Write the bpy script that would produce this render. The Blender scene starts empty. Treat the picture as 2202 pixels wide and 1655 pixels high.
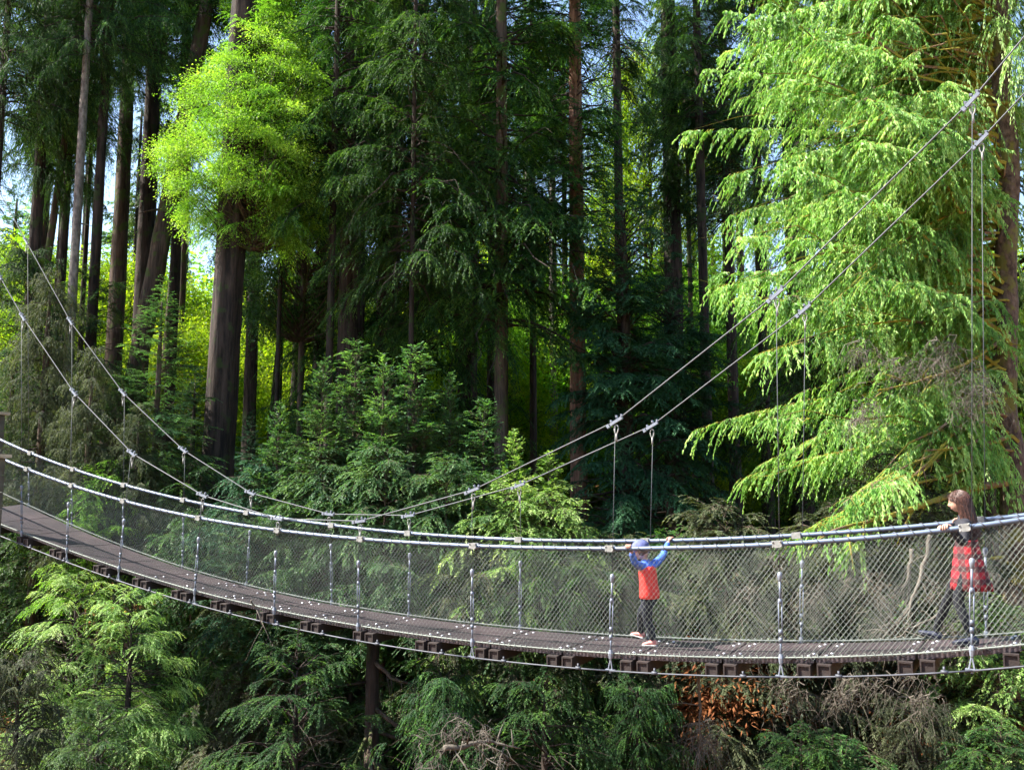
import bpy, bmesh, math, random
import numpy as np
from mathutils import Vector, Matrix

# ------------------------------------------------------------------ camera, sky, sun, exposure
sc = bpy.context.scene
F = 1907.0                      # focal length in photo pixels (photo 2202 x 1655)
PITCH = math.atan(222.5 / F)
cam_d = bpy.data.cameras.new('camera'); cam = bpy.data.objects.new('camera', cam_d)
sc.collection.objects.link(cam); sc.camera = cam
cam_d.sensor_width = 36; cam_d.lens = F / 2202 * 36; cam_d.clip_start = .05; cam_d.clip_end = 2000
cam.location = (0, 0, 0); cam.rotation_euler = (math.radians(90) + PITCH, 0, 0)

SUN_AZ, SUN_EL = 181.0, 49.0     # azimuth of the direction TOWARDS the sun, counter-clockwise from +X
w = bpy.data.worlds.new('World'); sc.world = w; w.use_nodes = True
nt = w.node_tree; bg = nt.nodes['Background']
sky = nt.nodes.new('ShaderNodeTexSky'); sky.sky_type = 'NISHITA'; sky.sun_disc = False
sky.sun_elevation = math.radians(SUN_EL); sky.sun_rotation = math.radians(90 - SUN_AZ)
nt.links.new(sky.outputs[0], bg.inputs[0]); bg.inputs[1].default_value = .10
sd = bpy.data.lights.new('sun', 'SUN'); sun = bpy.data.objects.new('sun', sd); sc.collection.objects.link(sun)
sd.energy = 5.0; sd.angle = math.radians(.5); sd.color = (1, .94, .84)
az, el = math.radians(SUN_AZ), math.radians(SUN_EL)
SUNV = Vector((math.cos(az) * math.cos(el), math.sin(az) * math.cos(el), math.sin(el)))
sun.rotation_euler = SUNV.to_track_quat('Z', 'Y').to_euler()
sc.view_settings.view_transform = 'Standard'; sc.view_settings.look = 'None'
sc.view_settings.exposure = 2.1; sc.view_settings.gamma = 1
sc.cycles.max_bounces = 6; sc.cycles.diffuse_bounces = 3; sc.cycles.glossy_bounces = 2
sc.cycles.transmission_bounces = 4; sc.cycles.transparent_max_bounces = 4
sc.cycles.use_adaptive_sampling = True; sc.cycles.adaptive_threshold = .03
sc.cycles.caustics_reflective = False; sc.cycles.caustics_refractive = False

COL = sc.collection
rng = np.random.default_rng(7)
random.seed(7)

# ------------------------------------------------------------------ pixel helpers (photo pixels)
def ray(x, y):
    u = (x - 1101) / F; v = -(y - 827.5) / F
    c, s = math.cos(PITCH), math.sin(PITCH)
    return np.array((u, c - s * v, s + c * v))
def at(x, y, Y):
    r = ray(x, y); return r * (Y / r[1])

P0 = np.array((-8.69, 15.85)); P1 = np.array((4.385, 8.5))
DIR = (P1 - P0) / np.linalg.norm(P1 - P0); NRM = np.array((-DIR[1], DIR[0]))
WID = 1.1
def hit(x, y, w=0.0):
    """pixel -> (t, z) on the vertical plane of the bridge at offset w"""
    r = ray(x, y); q = P0 + NRM * w
    k = (q @ NRM) / (r[:2] @ NRM); p = r * k
    return (p[:2] - P0) @ DIR, p[2]
def bp(t, w, z):
    p = P0 + DIR * t + NRM * w
    return np.array((p[0], p[1], z))

# ------------------------------------------------------------------ mesh helpers
class MB:
    """collects vertices and faces; build() links them as one mesh object"""
    def __init__(s): s.v = []; s.q = []; s.t = []; s.r = []; s.n = 0; s.polys = []
    def add(s, v, quads=None, tris=None, rnd=None):
        v = np.asarray(v, float).reshape(-1, 3)
        s.v.append(v)
        if quads is not None and len(quads): s.q.append(np.asarray(quads, int).reshape(-1, 4) + s.n)
        if tris is not None and len(tris): s.t.append(np.asarray(tris, int).reshape(-1, 3) + s.n)
        s.r.append(np.zeros(len(v)) if rnd is None else np.broadcast_to(rnd, (len(v),)))
        s.n += len(v)
    def mesh(s, name, mat=None, smooth=False):
        me = bpy.data.meshes.new(name)
        v = np.concatenate(s.v) if s.v else np.zeros((0, 3))
        q = np.concatenate(s.q) if s.q else np.zeros((0, 4), int)
        t = np.concatenate(s.t) if s.t else np.zeros((0, 3), int)
        me.vertices.add(len(v)); me.vertices.foreach_set('co', v.astype(np.float32).ravel())
        idx = np.concatenate([q.ravel(), t.ravel()]).astype(np.int32)
        me.loops.add(len(idx)); me.loops.foreach_set('vertex_index', idx)
        n = len(q) + len(t); me.polygons.add(n)
        st = np.concatenate([np.arange(len(q)) * 4, len(q) * 4 + np.arange(len(t)) * 3]).astype(np.int32)
        me.polygons.foreach_set('loop_start', st)
        me.polygons.foreach_set('use_smooth', np.full(n, smooth))
        a = me.attributes.new('rnd', 'FLOAT', 'POINT')
        a.data.foreach_set('value', np.concatenate(s.r).astype(np.float32))
        me.update(calc_edges=True)
        if mat: me.materials.append(mat)
        return me
    def build(s, name, mat, parent=None, smooth=False):
        o = bpy.data.objects.new(name, s.mesh(name, mat, smooth)); COL.objects.link(o)
        o.parent = parent
        return o
    # ---- shapes
    def box(s, c, ax, ay, az_, rnd=None):
        """box from centre and three half-axis vectors"""
        c, ax, ay, az_ = map(np.asarray, (c, ax, ay, az_))
        v = [c + i * ax + j * ay + k * az_ for k in (-1, 1) for j in (-1, 1) for i in (-1, 1)]
        s.add(v, [(0, 2, 3, 1), (4, 5, 7, 6), (0, 1, 5, 4), (2, 6, 7, 3), (0, 4, 6, 2), (1, 3, 7, 5)], rnd=rnd)
    def tube(s, pts, rad, sides=6, caps=True, rnd=None, wob=None):
        pts = np.asarray(pts, float); n = len(pts)
        rad = np.broadcast_to(rad, (n,)).astype(float)
        tan = np.gradient(pts, axis=0); tan /= np.linalg.norm(tan, axis=1)[:, None] + 1e-12
        ref = np.array((0, 0, 1.)) if abs(tan[:, 2]).mean() < .8 else np.array((1., 0, 0))
        a = np.cross(tan, ref); a /= np.linalg.norm(a, axis=1)[:, None] + 1e-12
        b = np.cross(tan, a)
        th = np.arange(sides) / sides * 2 * np.pi
        rr = rad[:, None] * (np.ones((n, sides)) if wob is None else wob)
        v = pts[:, None, :] + rr[..., None] * (np.cos(th)[None, :, None] * a[:, None, :] + np.sin(th)[None, :, None] * b[:, None, :])
        i = np.arange(n - 1)[:, None] * sides; j = np.arange(sides)[None, :]; k = (j + 1) % sides
        q = np.stack([i + j, i + k, i + sides + k, i + sides + j], -1).reshape(-1, 4)
        v = v.reshape(-1, 3); tr = []
        if caps:
            m = len(v); v = np.vstack([v, pts[0], pts[-1]])
            tr = [(m, (x + 1) % sides, x) for x in range(sides)] + [(m + 1, (n - 1) * sides + x, (n - 1) * sides + (x + 1) % sides) for x in range(sides)]
        s.add(v, q, tr, rnd=rnd)
    def many(s, P, rad, sides=3, rnd=None):
        """many equal-length polylines at once: P (m, n, 3)"""
        P = np.asarray(P, float); m, n, _ = P.shape
        rad = np.broadcast_to(rad, (m, n)).astype(float)
        tan = np.gradient(P, axis=1); tan /= np.linalg.norm(tan, axis=2)[..., None] + 1e-12
        ref = np.broadcast_to(np.array((.31, .47, .83)), tan.shape)
        a = np.cross(tan, ref); a /= np.linalg.norm(a, axis=2)[..., None] + 1e-12
        b = np.cross(tan, a)
        th = np.arange(sides) / sides * 2 * np.pi
        v = P[:, :, None, :] + rad[..., None, None] * (np.cos(th)[:, None] * a[:, :, None, :] + np.sin(th)[:, None] * b[:, :, None, :])
        base = (np.arange(m)[:, None, None] * n + np.arange(n - 1)[None, :, None]) * sides
        j = np.arange(sides)[None, None, :]; k = (j + 1) % sides
        q = np.stack([base + j, base + k, base + sides + k, base + sides + j], -1).reshape(-1, 4)
        s.add(v.reshape(-1, 3), q, rnd=None if rnd is None else np.repeat(rnd, n * sides))
    def leaves(s, P, D, N, L, W, rnd):
        """rhombic leaf faces: base P, direction D, normal N, length L, width W"""
        S = np.cross(D, N); S /= np.linalg.norm(S, axis=1)[:, None] + 1e-9
        L = np.broadcast_to(L, (len(P),))[:, None]; W = np.broadcast_to(W, (len(P),))[:, None]
        a = P; c = P + D * L; m = P + D * L * .45
        v = np.stack([a, m + S * W / 2, c, m - S * W / 2], 1).reshape(-1, 3)
        i = np.arange(len(P))[:, None] * 4
        s.add(v, np.hstack([i, i + 1, i + 2, i + 3]), rnd=np.repeat(rnd, 4))
    def ellipsoid(s, c, r, seg=12, rings=8, R=None):
        th = np.linspace(0, 2 * np.pi, seg, endpoint=False); ph = np.linspace(0, np.pi, rings + 1)
        v = np.array([[np.sin(p) * np.cos(t) * r[0], np.sin(p) * np.sin(t) * r[1], np.cos(p) * r[2]] for p in ph for t in th])
        if R is not None: v = v @ np.asarray(R).T
        v = v + np.asarray(c)
        q = [(i * seg + j, (i + 1) * seg + j, (i + 1) * seg + (j + 1) % seg, i * seg + (j + 1) % seg) for i in range(rings) for j in range(seg)]
        s.add(v, q)

def unit(v):
    v = np.asarray(v, float); return v / (np.linalg.norm(v, axis=-1, keepdims=True) + 1e-9)
def tag(o, label=None, cat=None, group=None, kind=None):
    for k, v in (('label', label), ('category', cat), ('group', group), ('kind', kind)):
        if v: o[k] = v
    return o
def empty(name, loc=(0, 0, 0), rz=0):
    o = bpy.data.objects.new(name, None); COL.objects.link(o)
    o.location = loc; o.rotation_euler = (0, 0, rz); o.empty_display_size = .2
    return o

# ------------------------------------------------------------------ materials
def mat_new(name):
    m = bpy.data.materials.new(name); m.use_nodes = True
    nt = m.node_tree; return m, nt, nt.nodes['Principled BSDF']
def N(nt, t, **kw):
    n = nt.nodes.new(t)
    for k, v in kw.items(): setattr(n, k, v)
    return n
def plain(name, col, rough=.6, metal=0, spec=.5, var=.25, scale=8, bump=0, bscale=60):
    m, nt, p = mat_new(name)
    p.inputs['Roughness'].default_value = rough; p.inputs['Metallic'].default_value = metal
    p.inputs['Specular IOR Level'].default_value = spec
    tc = N(nt, 'ShaderNodeTexCoord'); nz = N(nt, 'ShaderNodeTexNoise'); nz.inputs['Scale'].default_value = scale; nz.inputs['Detail'].default_value = 5
    nt.links.new(tc.outputs['Object'], nz.inputs['Vector'])
    mr = N(nt, 'ShaderNodeMapRange'); mr.inputs[1].default_value = .3; mr.inputs[2].default_value = .7
    mr.inputs[3].default_value = 1 - var; mr.inputs[4].default_value = 1 + var
    nt.links.new(nz.outputs[0], mr.inputs[0])
    mx = N(nt, 'ShaderNodeVectorMath', operation='SCALE'); mx.inputs[0].default_value = col
    nt.links.new(mr.outputs[0], mx.inputs['Scale']); nt.links.new(mx.outputs[0], p.inputs['Base Color'])
    if bump:
        n2 = N(nt, 'ShaderNodeTexNoise'); n2.inputs['Scale'].default_value = bscale; n2.inputs['Detail'].default_value = 4
        nt.links.new(tc.outputs['Object'], n2.inputs['Vector'])
        b = N(nt, 'ShaderNodeBump'); b.inputs['Strength'].default_value = bump; b.inputs['Distance'].default_value = .02
        nt.links.new(n2.outputs[0], b.inputs['Height']); nt.links.new(b.outputs[0], p.inputs['Normal'])
    return m

def leaf_mat(name, dark, mid, light, trans=.35, tcol=(1.5, 1.6, .55), rough=.42, spec=.5, nscale=.7):
    """needles: three pigment tones, contrast widened to imitate dappled light, mixed by a per-leaf random value and slow noise; partly translucent"""
    m, nt, p = mat_new(name); L = nt.links.new
    at_ = N(nt, 'ShaderNodeAttribute', attribute_name='rnd'); oi = N(nt, 'ShaderNodeObjectInfo')
    tc = N(nt, 'ShaderNodeTexCoord'); nz = N(nt, 'ShaderNodeTexNoise'); nz.inputs['Scale'].default_value = nscale; nz.inputs['Detail'].default_value = 5; nz.inputs['Roughness'].default_value = .65
    L(tc.outputs['Object'], nz.inputs['Vector'])
    a = N(nt, 'ShaderNodeMath', operation='MULTIPLY_ADD'); a.inputs[1].default_value = .5; L(at_.outputs['Fac'], a.inputs[0])
    b = N(nt, 'ShaderNodeMath', operation='MULTIPLY_ADD'); b.inputs[1].default_value = 1.5; b.inputs[2].default_value = -.52
    L(nz.outputs[0], b.inputs[0]); L(b.outputs[0], a.inputs[2])
    cr = N(nt, 'ShaderNodeValToRGB'); e = cr.color_ramp.elements
    e[0].position = .15; e[0].color = (*dark, 1); e[1].position = .85; e[1].color = (*light, 1)
    x = e.new(.5); x.color = (*mid, 1)
    L(a.outputs[0], cr.inputs[0])
    hv = N(nt, 'ShaderNodeHueSaturation')
    mr = N(nt, 'ShaderNodeMapRange'); mr.inputs[3].default_value = .88; mr.inputs[4].default_value = 1.18
    L(oi.outputs['Random'], mr.inputs[0]); L(mr.outputs[0], hv.inputs['Value'])
    mh = N(nt, 'ShaderNodeMapRange'); mh.inputs[3].default_value = .49; mh.inputs[4].default_value = .506
    L(oi.outputs['Random'], mh.inputs[0]); L(mh.outputs[0], hv.inputs['Hue'])
    L(cr.outputs[0], hv.inputs['Color']); L(hv.outputs[0], p.inputs['Base Color'])
    p.inputs['Roughness'].default_value = rough; p.inputs['Specular IOR Level'].default_value = spec
    tr = N(nt, 'ShaderNodeBsdfTranslucent'); tm = N(nt, 'ShaderNodeVectorMath', operation='MULTIPLY'); tm.inputs[1].default_value = tcol
    L(hv.outputs[0], tm.inputs[0]); L(tm.outputs[0], tr.inputs['Color'])
    mx = N(nt, 'ShaderNodeMixShader'); mx.inputs[0].default_value = trans
    L(p.outputs[0], mx.inputs[1]); L(tr.outputs[0], mx.inputs[2])
    L(mx.outputs[0], nt.nodes['Material Output'].inputs['Surface'])
    return m

def bark_mat(name, c1, c2, moss=None, mossamt=.5, zs=.12, scale=9):
    m, nt, p = mat_new(name); L = nt.links.new
    tc = N(nt, 'ShaderNodeTexCoord'); mp = N(nt, 'ShaderNodeMapping'); mp.inputs['Scale'].default_value = (1, 1, zs)
    L(tc.outputs['Object'], mp.inputs[0])
    nz = N(nt, 'ShaderNodeTexNoise'); nz.inputs['Scale'].default_value = scale; nz.inputs['Detail'].default_value = 7; nz.inputs['Roughness'].default_value = .65
    L(mp.outputs[0], nz.inputs['Vector'])
    cr = N(nt, 'ShaderNodeValToRGB'); e = cr.color_ramp.elements
    e[0].position = .38; e[0].color = (*c1, 1); e[1].position = .66; e[1].color = (*c2, 1); L(nz.outputs[0], cr.inputs[0])
    out = cr.outputs[0]
    if moss:
        n2 = N(nt, 'ShaderNodeTexNoise'); n2.inputs['Scale'].default_value = 3.2; n2.inputs['Detail'].default_value = 6
        L(tc.outputs['Object'], n2.inputs['Vector'])
        r2 = N(nt, 'ShaderNodeMapRange'); r2.inputs[1].default_value = .62 - mossamt * .25; r2.inputs[2].default_value = .68 - mossamt * .2; L(n2.outputs[0], r2.inputs[0])
        mx = N(nt, 'ShaderNodeMix', data_type='RGBA'); L(r2.outputs[0], mx.inputs['Factor']); L(out, mx.inputs['A']); mx.inputs['B'].default_value = (*moss, 1)
        out = mx.outputs['Result']
    L(out, p.inputs['Base Color']); p.inputs['Roughness'].default_value = .9; p.inputs['Specular IOR Level'].default_value = .2
    b = N(nt, 'ShaderNodeBump'); b.inputs['Strength'].default_value = .9; b.inputs['Distance'].default_value = .04
    L(nz.outputs[0], b.inputs['Height']); L(b.outputs[0], p.inputs['Normal'])
    return m

M = {}
M['galv'] = plain('galvanised_steel', (.13, .15, .19), .48, .3, var=.18, scale=14)
M['clamp'] = plain('bright_zinc_clamp', (.18, .20, .24), .5, .2, var=.15, scale=30)
M['cable'] = plain('wire_rope_steel', (.045, .05, .058), .6, .0, var=.15, scale=20)
M['railpipe'] = plain('blue_grey_rail_pipe', (.11, .145, .21), .42, .25, var=.14, scale=6)
M['lacing'] = plain('dark_lacing_wire', (.06, .065, .08), .6, .2, var=.2)
M['netwire'] = plain('fence_wire', (.15, .17, .15), .6, .0, var=.2, scale=3)
M['plate'] = plain('pale_rail_plate', (.22, .22, .205), .6, .1, var=.25, scale=25)
M['bolt'] = plain('polished_bolt', (.5, .5, .53), .3, .5, var=.05)
M['beam'] = plain('brown_crossbeam', (.020, .012, .010), .8, 0, var=.35, scale=12, bump=.2, bscale=40)
M['beamend'] = plain('dark_beam_end', (.035, .022, .020), .7, 0, var=.3, scale=20)
M['bark_dark'] = bark_mat('dark_redwood_bark', (.012, .010, .009), (.062, .045, .037), (.030, .042, .016), .2)
M['bark_brown'] = bark_mat('brown_fir_bark', (.030, .022, .017), (.11, .080, .060), (.055, .075, .022), .35)
M['bark_red'] = bark_mat('red_brown_bark', (.07, .038, .026), (.23, .13, .09))
M['bark_pale'] = bark_mat('pale_grey_bark', (.08, .072, .065), (.24, .22, .20), zs=.5)
M['bark_moss'] = bark_mat('mossy_spruce_bark', (.045,.030,.022), (.16,.115,.085), (.13, .125, .03), .45, zs=.5, scale=14)
M['branch_moss'] = bark_mat('mossy_branch_bark', (.10, .06, .035), (.28, .19, .12), (.24, .22, .03), .9, zs=1, scale=20)
M['twig'] = plain('twig_bark', (.07, .05, .038), .9, spec=.2, var=.4, scale=5)
M['dead'] = plain('pale_dead_twigs', (.10, .088, .072), .9, spec=.2, var=.4, scale=3)
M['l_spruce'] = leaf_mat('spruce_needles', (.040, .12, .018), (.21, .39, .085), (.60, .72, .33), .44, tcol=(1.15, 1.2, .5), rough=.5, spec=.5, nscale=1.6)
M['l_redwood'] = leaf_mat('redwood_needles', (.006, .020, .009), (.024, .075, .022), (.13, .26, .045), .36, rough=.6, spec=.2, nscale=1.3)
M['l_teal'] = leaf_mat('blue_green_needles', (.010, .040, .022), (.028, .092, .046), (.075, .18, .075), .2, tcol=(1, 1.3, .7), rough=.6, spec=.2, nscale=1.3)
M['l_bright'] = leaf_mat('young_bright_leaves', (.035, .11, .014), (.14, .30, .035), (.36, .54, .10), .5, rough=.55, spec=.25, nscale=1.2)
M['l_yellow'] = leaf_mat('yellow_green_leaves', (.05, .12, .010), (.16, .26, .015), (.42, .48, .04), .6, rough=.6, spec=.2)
M['l_fir'] = leaf_mat('fir_needles', (.012, .040, .014), (.036, .10, .026), (.14, .26, .05), .38, rough=.5, spec=.3, nscale=1.8)
M['l_hemlock'] = leaf_mat('hemlock_needles', (.016, .050, .026), (.060, .150, .058), (.20, .34, .12), .36, rough=.5, spec=.3, nscale=2.2)
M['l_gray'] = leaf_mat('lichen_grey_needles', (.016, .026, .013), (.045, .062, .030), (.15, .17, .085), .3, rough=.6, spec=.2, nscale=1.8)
M['l_orange'] = leaf_mat('dry_bracken', (.07, .03, .012), (.18, .075, .028), (.34, .17, .06), .3, tcol=(1.2, 1, .7), rough=.7, spec=.1)
M['l_far'] = leaf_mat('distant_needles', (.010, .035, .012), (.035, .09, .02), (.14, .24, .04), .45)
# ------------------------------------------------------------------ ground
def ground_z(x, y):
    x = np.asarray(x, float); y = np.asarray(y, float)
    z = np.interp(y, [-40, -6, 3, 8, 13, 17, 20, 26, 34, 50, 80, 130, 400], [1.5, -1.5, -5.5, -8.6, -8.8, -7.0, -5.4, -3.3, -1.7, -.6, 1.0, 3, 8])
    z = z + np.clip((-x - 13) / 10, 0, 1) * np.clip(1 - y / 60, 0, 1) * 4
    k = np.clip((x - 1.9) / 1.3, 0, 1); z = z + 5.0 * k * k * (3 - 2 * k) * np.exp(-((y - 14.6) / 2.6) ** 2)
    z = z + .35 * np.sin(x * .33 + 1.3 * np.sin(y * .21)) + .22 * np.sin(y * .5 + x * .17)
    return z
xs = np.concatenate([np.linspace(-320, -50, 14), np.linspace(-45, 45, 110), np.linspace(50, 320, 14)])
ys = np.concatenate([np.linspace(-60, 0, 12), np.linspace(1, 60, 90), np.linspace(64, 420, 30)])
GX, GY = np.meshgrid(xs, ys)
GZ = ground_z(GX, GY) + rng.normal(0, .06, GX.shape)
mb = MB(); nx = len(xs)
i = (np.arange(len(ys) - 1)[:, None] * nx + np.arange(nx - 1)[None, :]).ravel()
mb.add(np.stack([GX, GY, GZ], -1), np.stack([i, i + 1, i + nx + 1, i + nx], -1))
m, nt, p = mat_new('forest_floor_litter'); L = nt.links.new
tc = N(nt, 'ShaderNodeTexCoord'); n1 = N(nt, 'ShaderNodeTexNoise'); n1.inputs['Scale'].default_value = 3.5; n1.inputs['Detail'].default_value = 9; n1.inputs['Roughness'].default_value = .7
n2 = N(nt, 'ShaderNodeTexNoise'); n2.inputs['Scale'].default_value = .35; n2.inputs['Detail'].default_value = 4
L(tc.outputs['Object'], n1.inputs[0]); L(tc.outputs['Object'], n2.inputs[0])
c1 = N(nt, 'ShaderNodeValToRGB'); e = c1.color_ramp.elements; e[0].position = .35; e[0].color = (.10, .045, .02, 1); e[1].position = .68; e[1].color = (.52, .23, .09, 1)
c2 = N(nt, 'ShaderNodeValToRGB'); e = c2.color_ramp.elements; e[0].position = .35; e[0].color = (.02, .04, .012, 1); e[1].position = .68; e[1].color = (.10, .13, .03, 1)
L(n1.outputs[0], c1.inputs[0]); L(n1.outputs[0], c2.inputs[0])
mx = N(nt, 'ShaderNodeMix', data_type='RGBA'); r = N(nt, 'ShaderNodeMapRange'); r.inputs[1].default_value = .5; r.inputs[2].default_value = .62
L(n2.outputs[0], r.inputs[0]); L(r.outputs[0], mx.inputs['Factor']); L(c1.outputs[0], mx.inputs['A']); L(c2.outputs[0], mx.inputs['B'])
L(mx.outputs['Result'], p.inputs['Base Color']); p.inputs['Roughness'].default_value = 1; p.inputs['Specular IOR Level'].default_value = .1
b = N(nt, 'ShaderNodeBump'); b.inputs['Distance'].default_value = .15; L(n1.outputs[0], b.inputs['Height']); L(b.outputs[0], p.inputs['Normal'])
tag(mb.build('ground', m, smooth=True), kind='structure')

# ------------------------------------------------------------------ the bridge
near_rail = [(0, 985), (55, 1006), (149, 1042), (265, 1077), (431, 1113), (598, 1141), (771, 1157), (1018, 1174), (1315, 1179), (1500, 1176), (1665, 1170), (2079, 1133), (2202, 1116)]
far_rail = [(0, 945), (55, 968), (149, 1009), (265, 1040), (390, 1071), (529, 1102), (598, 1114), (708, 1129), (882, 1147), (1117, 1159), (1300, 1162), (1440, 1161), (1719, 1152), (2079, 1122), (2202, 1106)]
near_deck = [(0, 1129), (55, 1151), (149, 1187), (261, 1223), (424, 1278), (598, 1314), (771, 1349), (1018, 1385), (1315, 1408), (1683, 1420), (2090, 1402), (2202, 1392)]
far_deck = [(0, 1062), (54, 1086), (163, 1136), (254, 1172), (337, 1203), (453, 1243), (544, 1267), (710, 1296), (866, 1322), (965, 1337), (1100, 1354), (1236, 1366), (1400, 1376), (1590, 1381), (1831, 1381), (1982, 1377), (2202, 1367)]
def fit(pts, w, deg=5):
    tz = np.array([hit(x, y, w) for x, y in pts]); c = np.polyfit(tz[:, 0], tz[:, 1], deg)
    lo, hi = tz[0, 0], tz[-1, 0]
    def f(t):
        t = np.asarray(t, float); tt = np.clip(t, lo, hi); d = np.polyder(c)
        return np.polyval(c, tt) + (t - tt) * np.polyval(d, tt)
    return f
NR, FR, ND, FD = fit(near_rail, 0), fit(far_rail, WID), fit(near_deck, 0), fit(far_deck, WID)
def deck(t, w):
    return ND(t) * (1 - w / WID) + FD(t) * w / WID
T0, T1 = -3.2, 16.6
bridge = empty('suspension_bridge', bp(0, 0, 0))
tag(bridge, 'long sagging footbridge of brown deck panels with chain link sides hung from steel cables', 'footbridge')
BO = bp(0, 0, 0)
def bpart(mb, name, mat, parent=None, smooth=False):
    """link as a child of the bridge (or of one of its parts), keeping world coordinates"""
    o = mb.build(name, mat, parent or bridge, smooth)
    if parent is None: o.location = -Vector(BO)
    return o
def V(t, w, dz=0): return bp(t, w, deck(t, w) + dz)

# deck panels between joints, joints from the crossbeams of the photo
jx = [(120, 1190), (215, 1232), (300, 1262), (385, 1285), (470, 1305), (570, 1322), (665, 1345), (780, 1362), (915, 1388), (1045, 1405), (1201, 1420), (1361, 1430), (1546, 1437), (1746, 1440), (1966, 1438), (2196, 1427)]
joints = [hit(x, y, -.04)[0] + .02 for x, y in jx]
joints = [joints[0] - 2.85, joints[0] - 1.9, joints[0] - .95] + joints
joints = joints + [joints[-1] + 1.05]
m, nt, p = mat_new('brown_deck_boards'); L = nt.links.new
tc = N(nt, 'ShaderNodeTexCoord'); mp = N(nt, 'ShaderNodeMapping'); mp.inputs['Rotation'].default_value = (0, 0, -math.atan2(DIR[1], DIR[0]))
L(tc.outputs['Object'], mp.inputs[0])
wv = N(nt, 'ShaderNodeTexWave'); wv.bands_direction = 'X'; wv.inputs['Scale'].default_value = 7.2; wv.inputs['Distortion'].default_value = .05; L(mp.outputs[0], wv.inputs[0])
nz = N(nt, 'ShaderNodeTexNoise'); nz.inputs['Scale'].default_value = 1.6; nz.inputs['Detail'].default_value = 8; L(tc.outputs['Object'], nz.inputs[0])
cr = N(nt, 'ShaderNodeValToRGB'); e = cr.color_ramp.elements; e[0].position = .3; e[0].color = (.016, .011, .015, 1); e[1].position = .75; e[1].color = (.056, .038, .042, 1); L(nz.outputs[0], cr.inputs[0])
mx = N(nt, 'ShaderNodeMix', data_type='RGBA', blend_type='MULTIPLY'); mx.inputs['Factor'].default_value = 1
r = N(nt, 'ShaderNodeMapRange'); r.inputs[1].default_value = .0; r.inputs[2].default_value = .25; r.inputs[3].default_value = .35; L(wv.outputs['Fac'], r.inputs[0])
L(cr.outputs[0], mx.inputs['A']); L(r.outputs[0], mx.inputs['B']); L(mx.outputs['Result'], p.inputs['Base Color'])
p.inputs['Roughness'].default_value = .62
b = N(nt, 'ShaderNodeBump'); b.inputs['Distance'].default_value = .01; b.inputs['Strength'].default_value = .6; L(wv.outputs['Fac'], b.inputs['Height']); L(b.outputs[0], p.inputs['Normal'])
M['deck'] = m
for k in range(len(joints) - 1):
    a, b_ = joints[k] + .012, joints[k + 1] - .012
    ts = np.linspace(a, b_, 7); ws = np.linspace(.03, WID - .03, 5); mb = MB()
    top = np.array([[V(t, w, .012) for w in ws] for t in ts]); bot = top - np.array((0, 0, .045))
    nw = len(ws); nt_ = len(ts); v = np.vstack([top.reshape(-1, 3), bot.reshape(-1, 3)]); o_ = nw * nt_
    q = []
    for i in range(nt_ - 1):
        for j in range(nw - 1):
            q.append((i * nw + j, (i + 1) * nw + j, (i + 1) * nw + j + 1, i * nw + j + 1)[::-1])
            q.append((o_ + i * nw + j, o_ + (i + 1) * nw + j, o_ + (i + 1) * nw + j + 1, o_ + i * nw + j + 1))
        for j in (0, nw - 1):
            q.append((i * nw + j, (i + 1) * nw + j, o_ + (i + 1) * nw + j, o_ + i * nw + j))
    for i in (0, nt_ - 1):
        for j in range(nw - 1):
            q.append((i * nw + j, i * nw + j + 1, o_ + i * nw + j + 1, o_ + i * nw + j))
    mb.add(v, q); dp = bpart(mb, 'deck_panel', M['deck'])
    # bolts at both ends of the panel
    mb = MB()
    for t in (joints[k] + .09, joints[k + 1] - .09):
        for w_ in (.17, .30, .80, .93):
            c = V(t + (.03 if w_ in (.30, .93) else 0), w_, .016)
            mb.ellipsoid(c, (.018, .018, .012), 8, 4)
    if k > 4: bpart(mb, 'bolts', M['bolt'], dp, True)
# crossbeams (pairs of hollow brown beams)
d3 = np.array((DIR[0], DIR[1], 0)); n3 = np.array((NRM[0], NRM[1], 0)); z3 = np.array((0, 0, 1.))
for t in joints[:-1]:
    for s in (-1, 1):
        mb = MB(); c = (V(t + s * .098, -.07, -.118) + V(t + s * .098, WID + .07, -.118)) / 2; c = c + z3 * .018
        hw = (WID + .13) / 2
        ax = V(t + s * .098, WID, 0) - V(t + s * .098, 0, 0); ax /= np.linalg.norm(ax)
        # hollow section: four walls
        mb.box(c + z3 * .056, d3 * .066, ax * hw, z3 * .008); mb.box(c - z3 * .056, d3 * .066, ax * hw, z3 * .008)
        mb.box(c + d3 * .059, d3 * .007, ax * hw, z3 * .0475); mb.box(c - d3 * .059, d3 * .007, ax * hw, z3 * .0475)
        mb.box(c, d3 * .0515, ax * (hw - .018), z3 * .0475)
        cb = bpart(mb, 'crossbeam', M['beam'])

# main cables, rails, bottom ropes, tie rods
nclamp = [(-60, 480), (0, 595), (50, 683), (160, 845), (285, 975), (437, 1065), (598, 1115), (775, 1120), (1018, 1053), (1325, 905), (1670, 632), (2090, 215), (2330, -75)]
fclamp = [(-90, 250), (57, 520), (152, 692), (265, 845), (395, 968), (540, 1060), (708, 1105), (880, 1108), (1117, 1043), (1402, 915), (1730, 665), (2110, 300), (2420, -30)]
tn = [hit(x, y, 0) for x, y in nclamp]; tf = [hit(x, y, WID) for x, y in fclamp]
def rope(pts, r, mat, name, twist=True):
    """a laid wire rope: a core with helical strands"""
    P = [];
    for a, b_ in zip(pts[:-1], pts[1:]):
        n = max(2, int(np.linalg.norm(b_ - a) / .25)); P += [a + (b_ - a) * k / n for k in range(n)]
    P.append(pts[-1]); P = np.array(P); mb = MB(); mb.tube(P, r, 8)
    return bpart(mb, name, mat, smooth=True)
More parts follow.
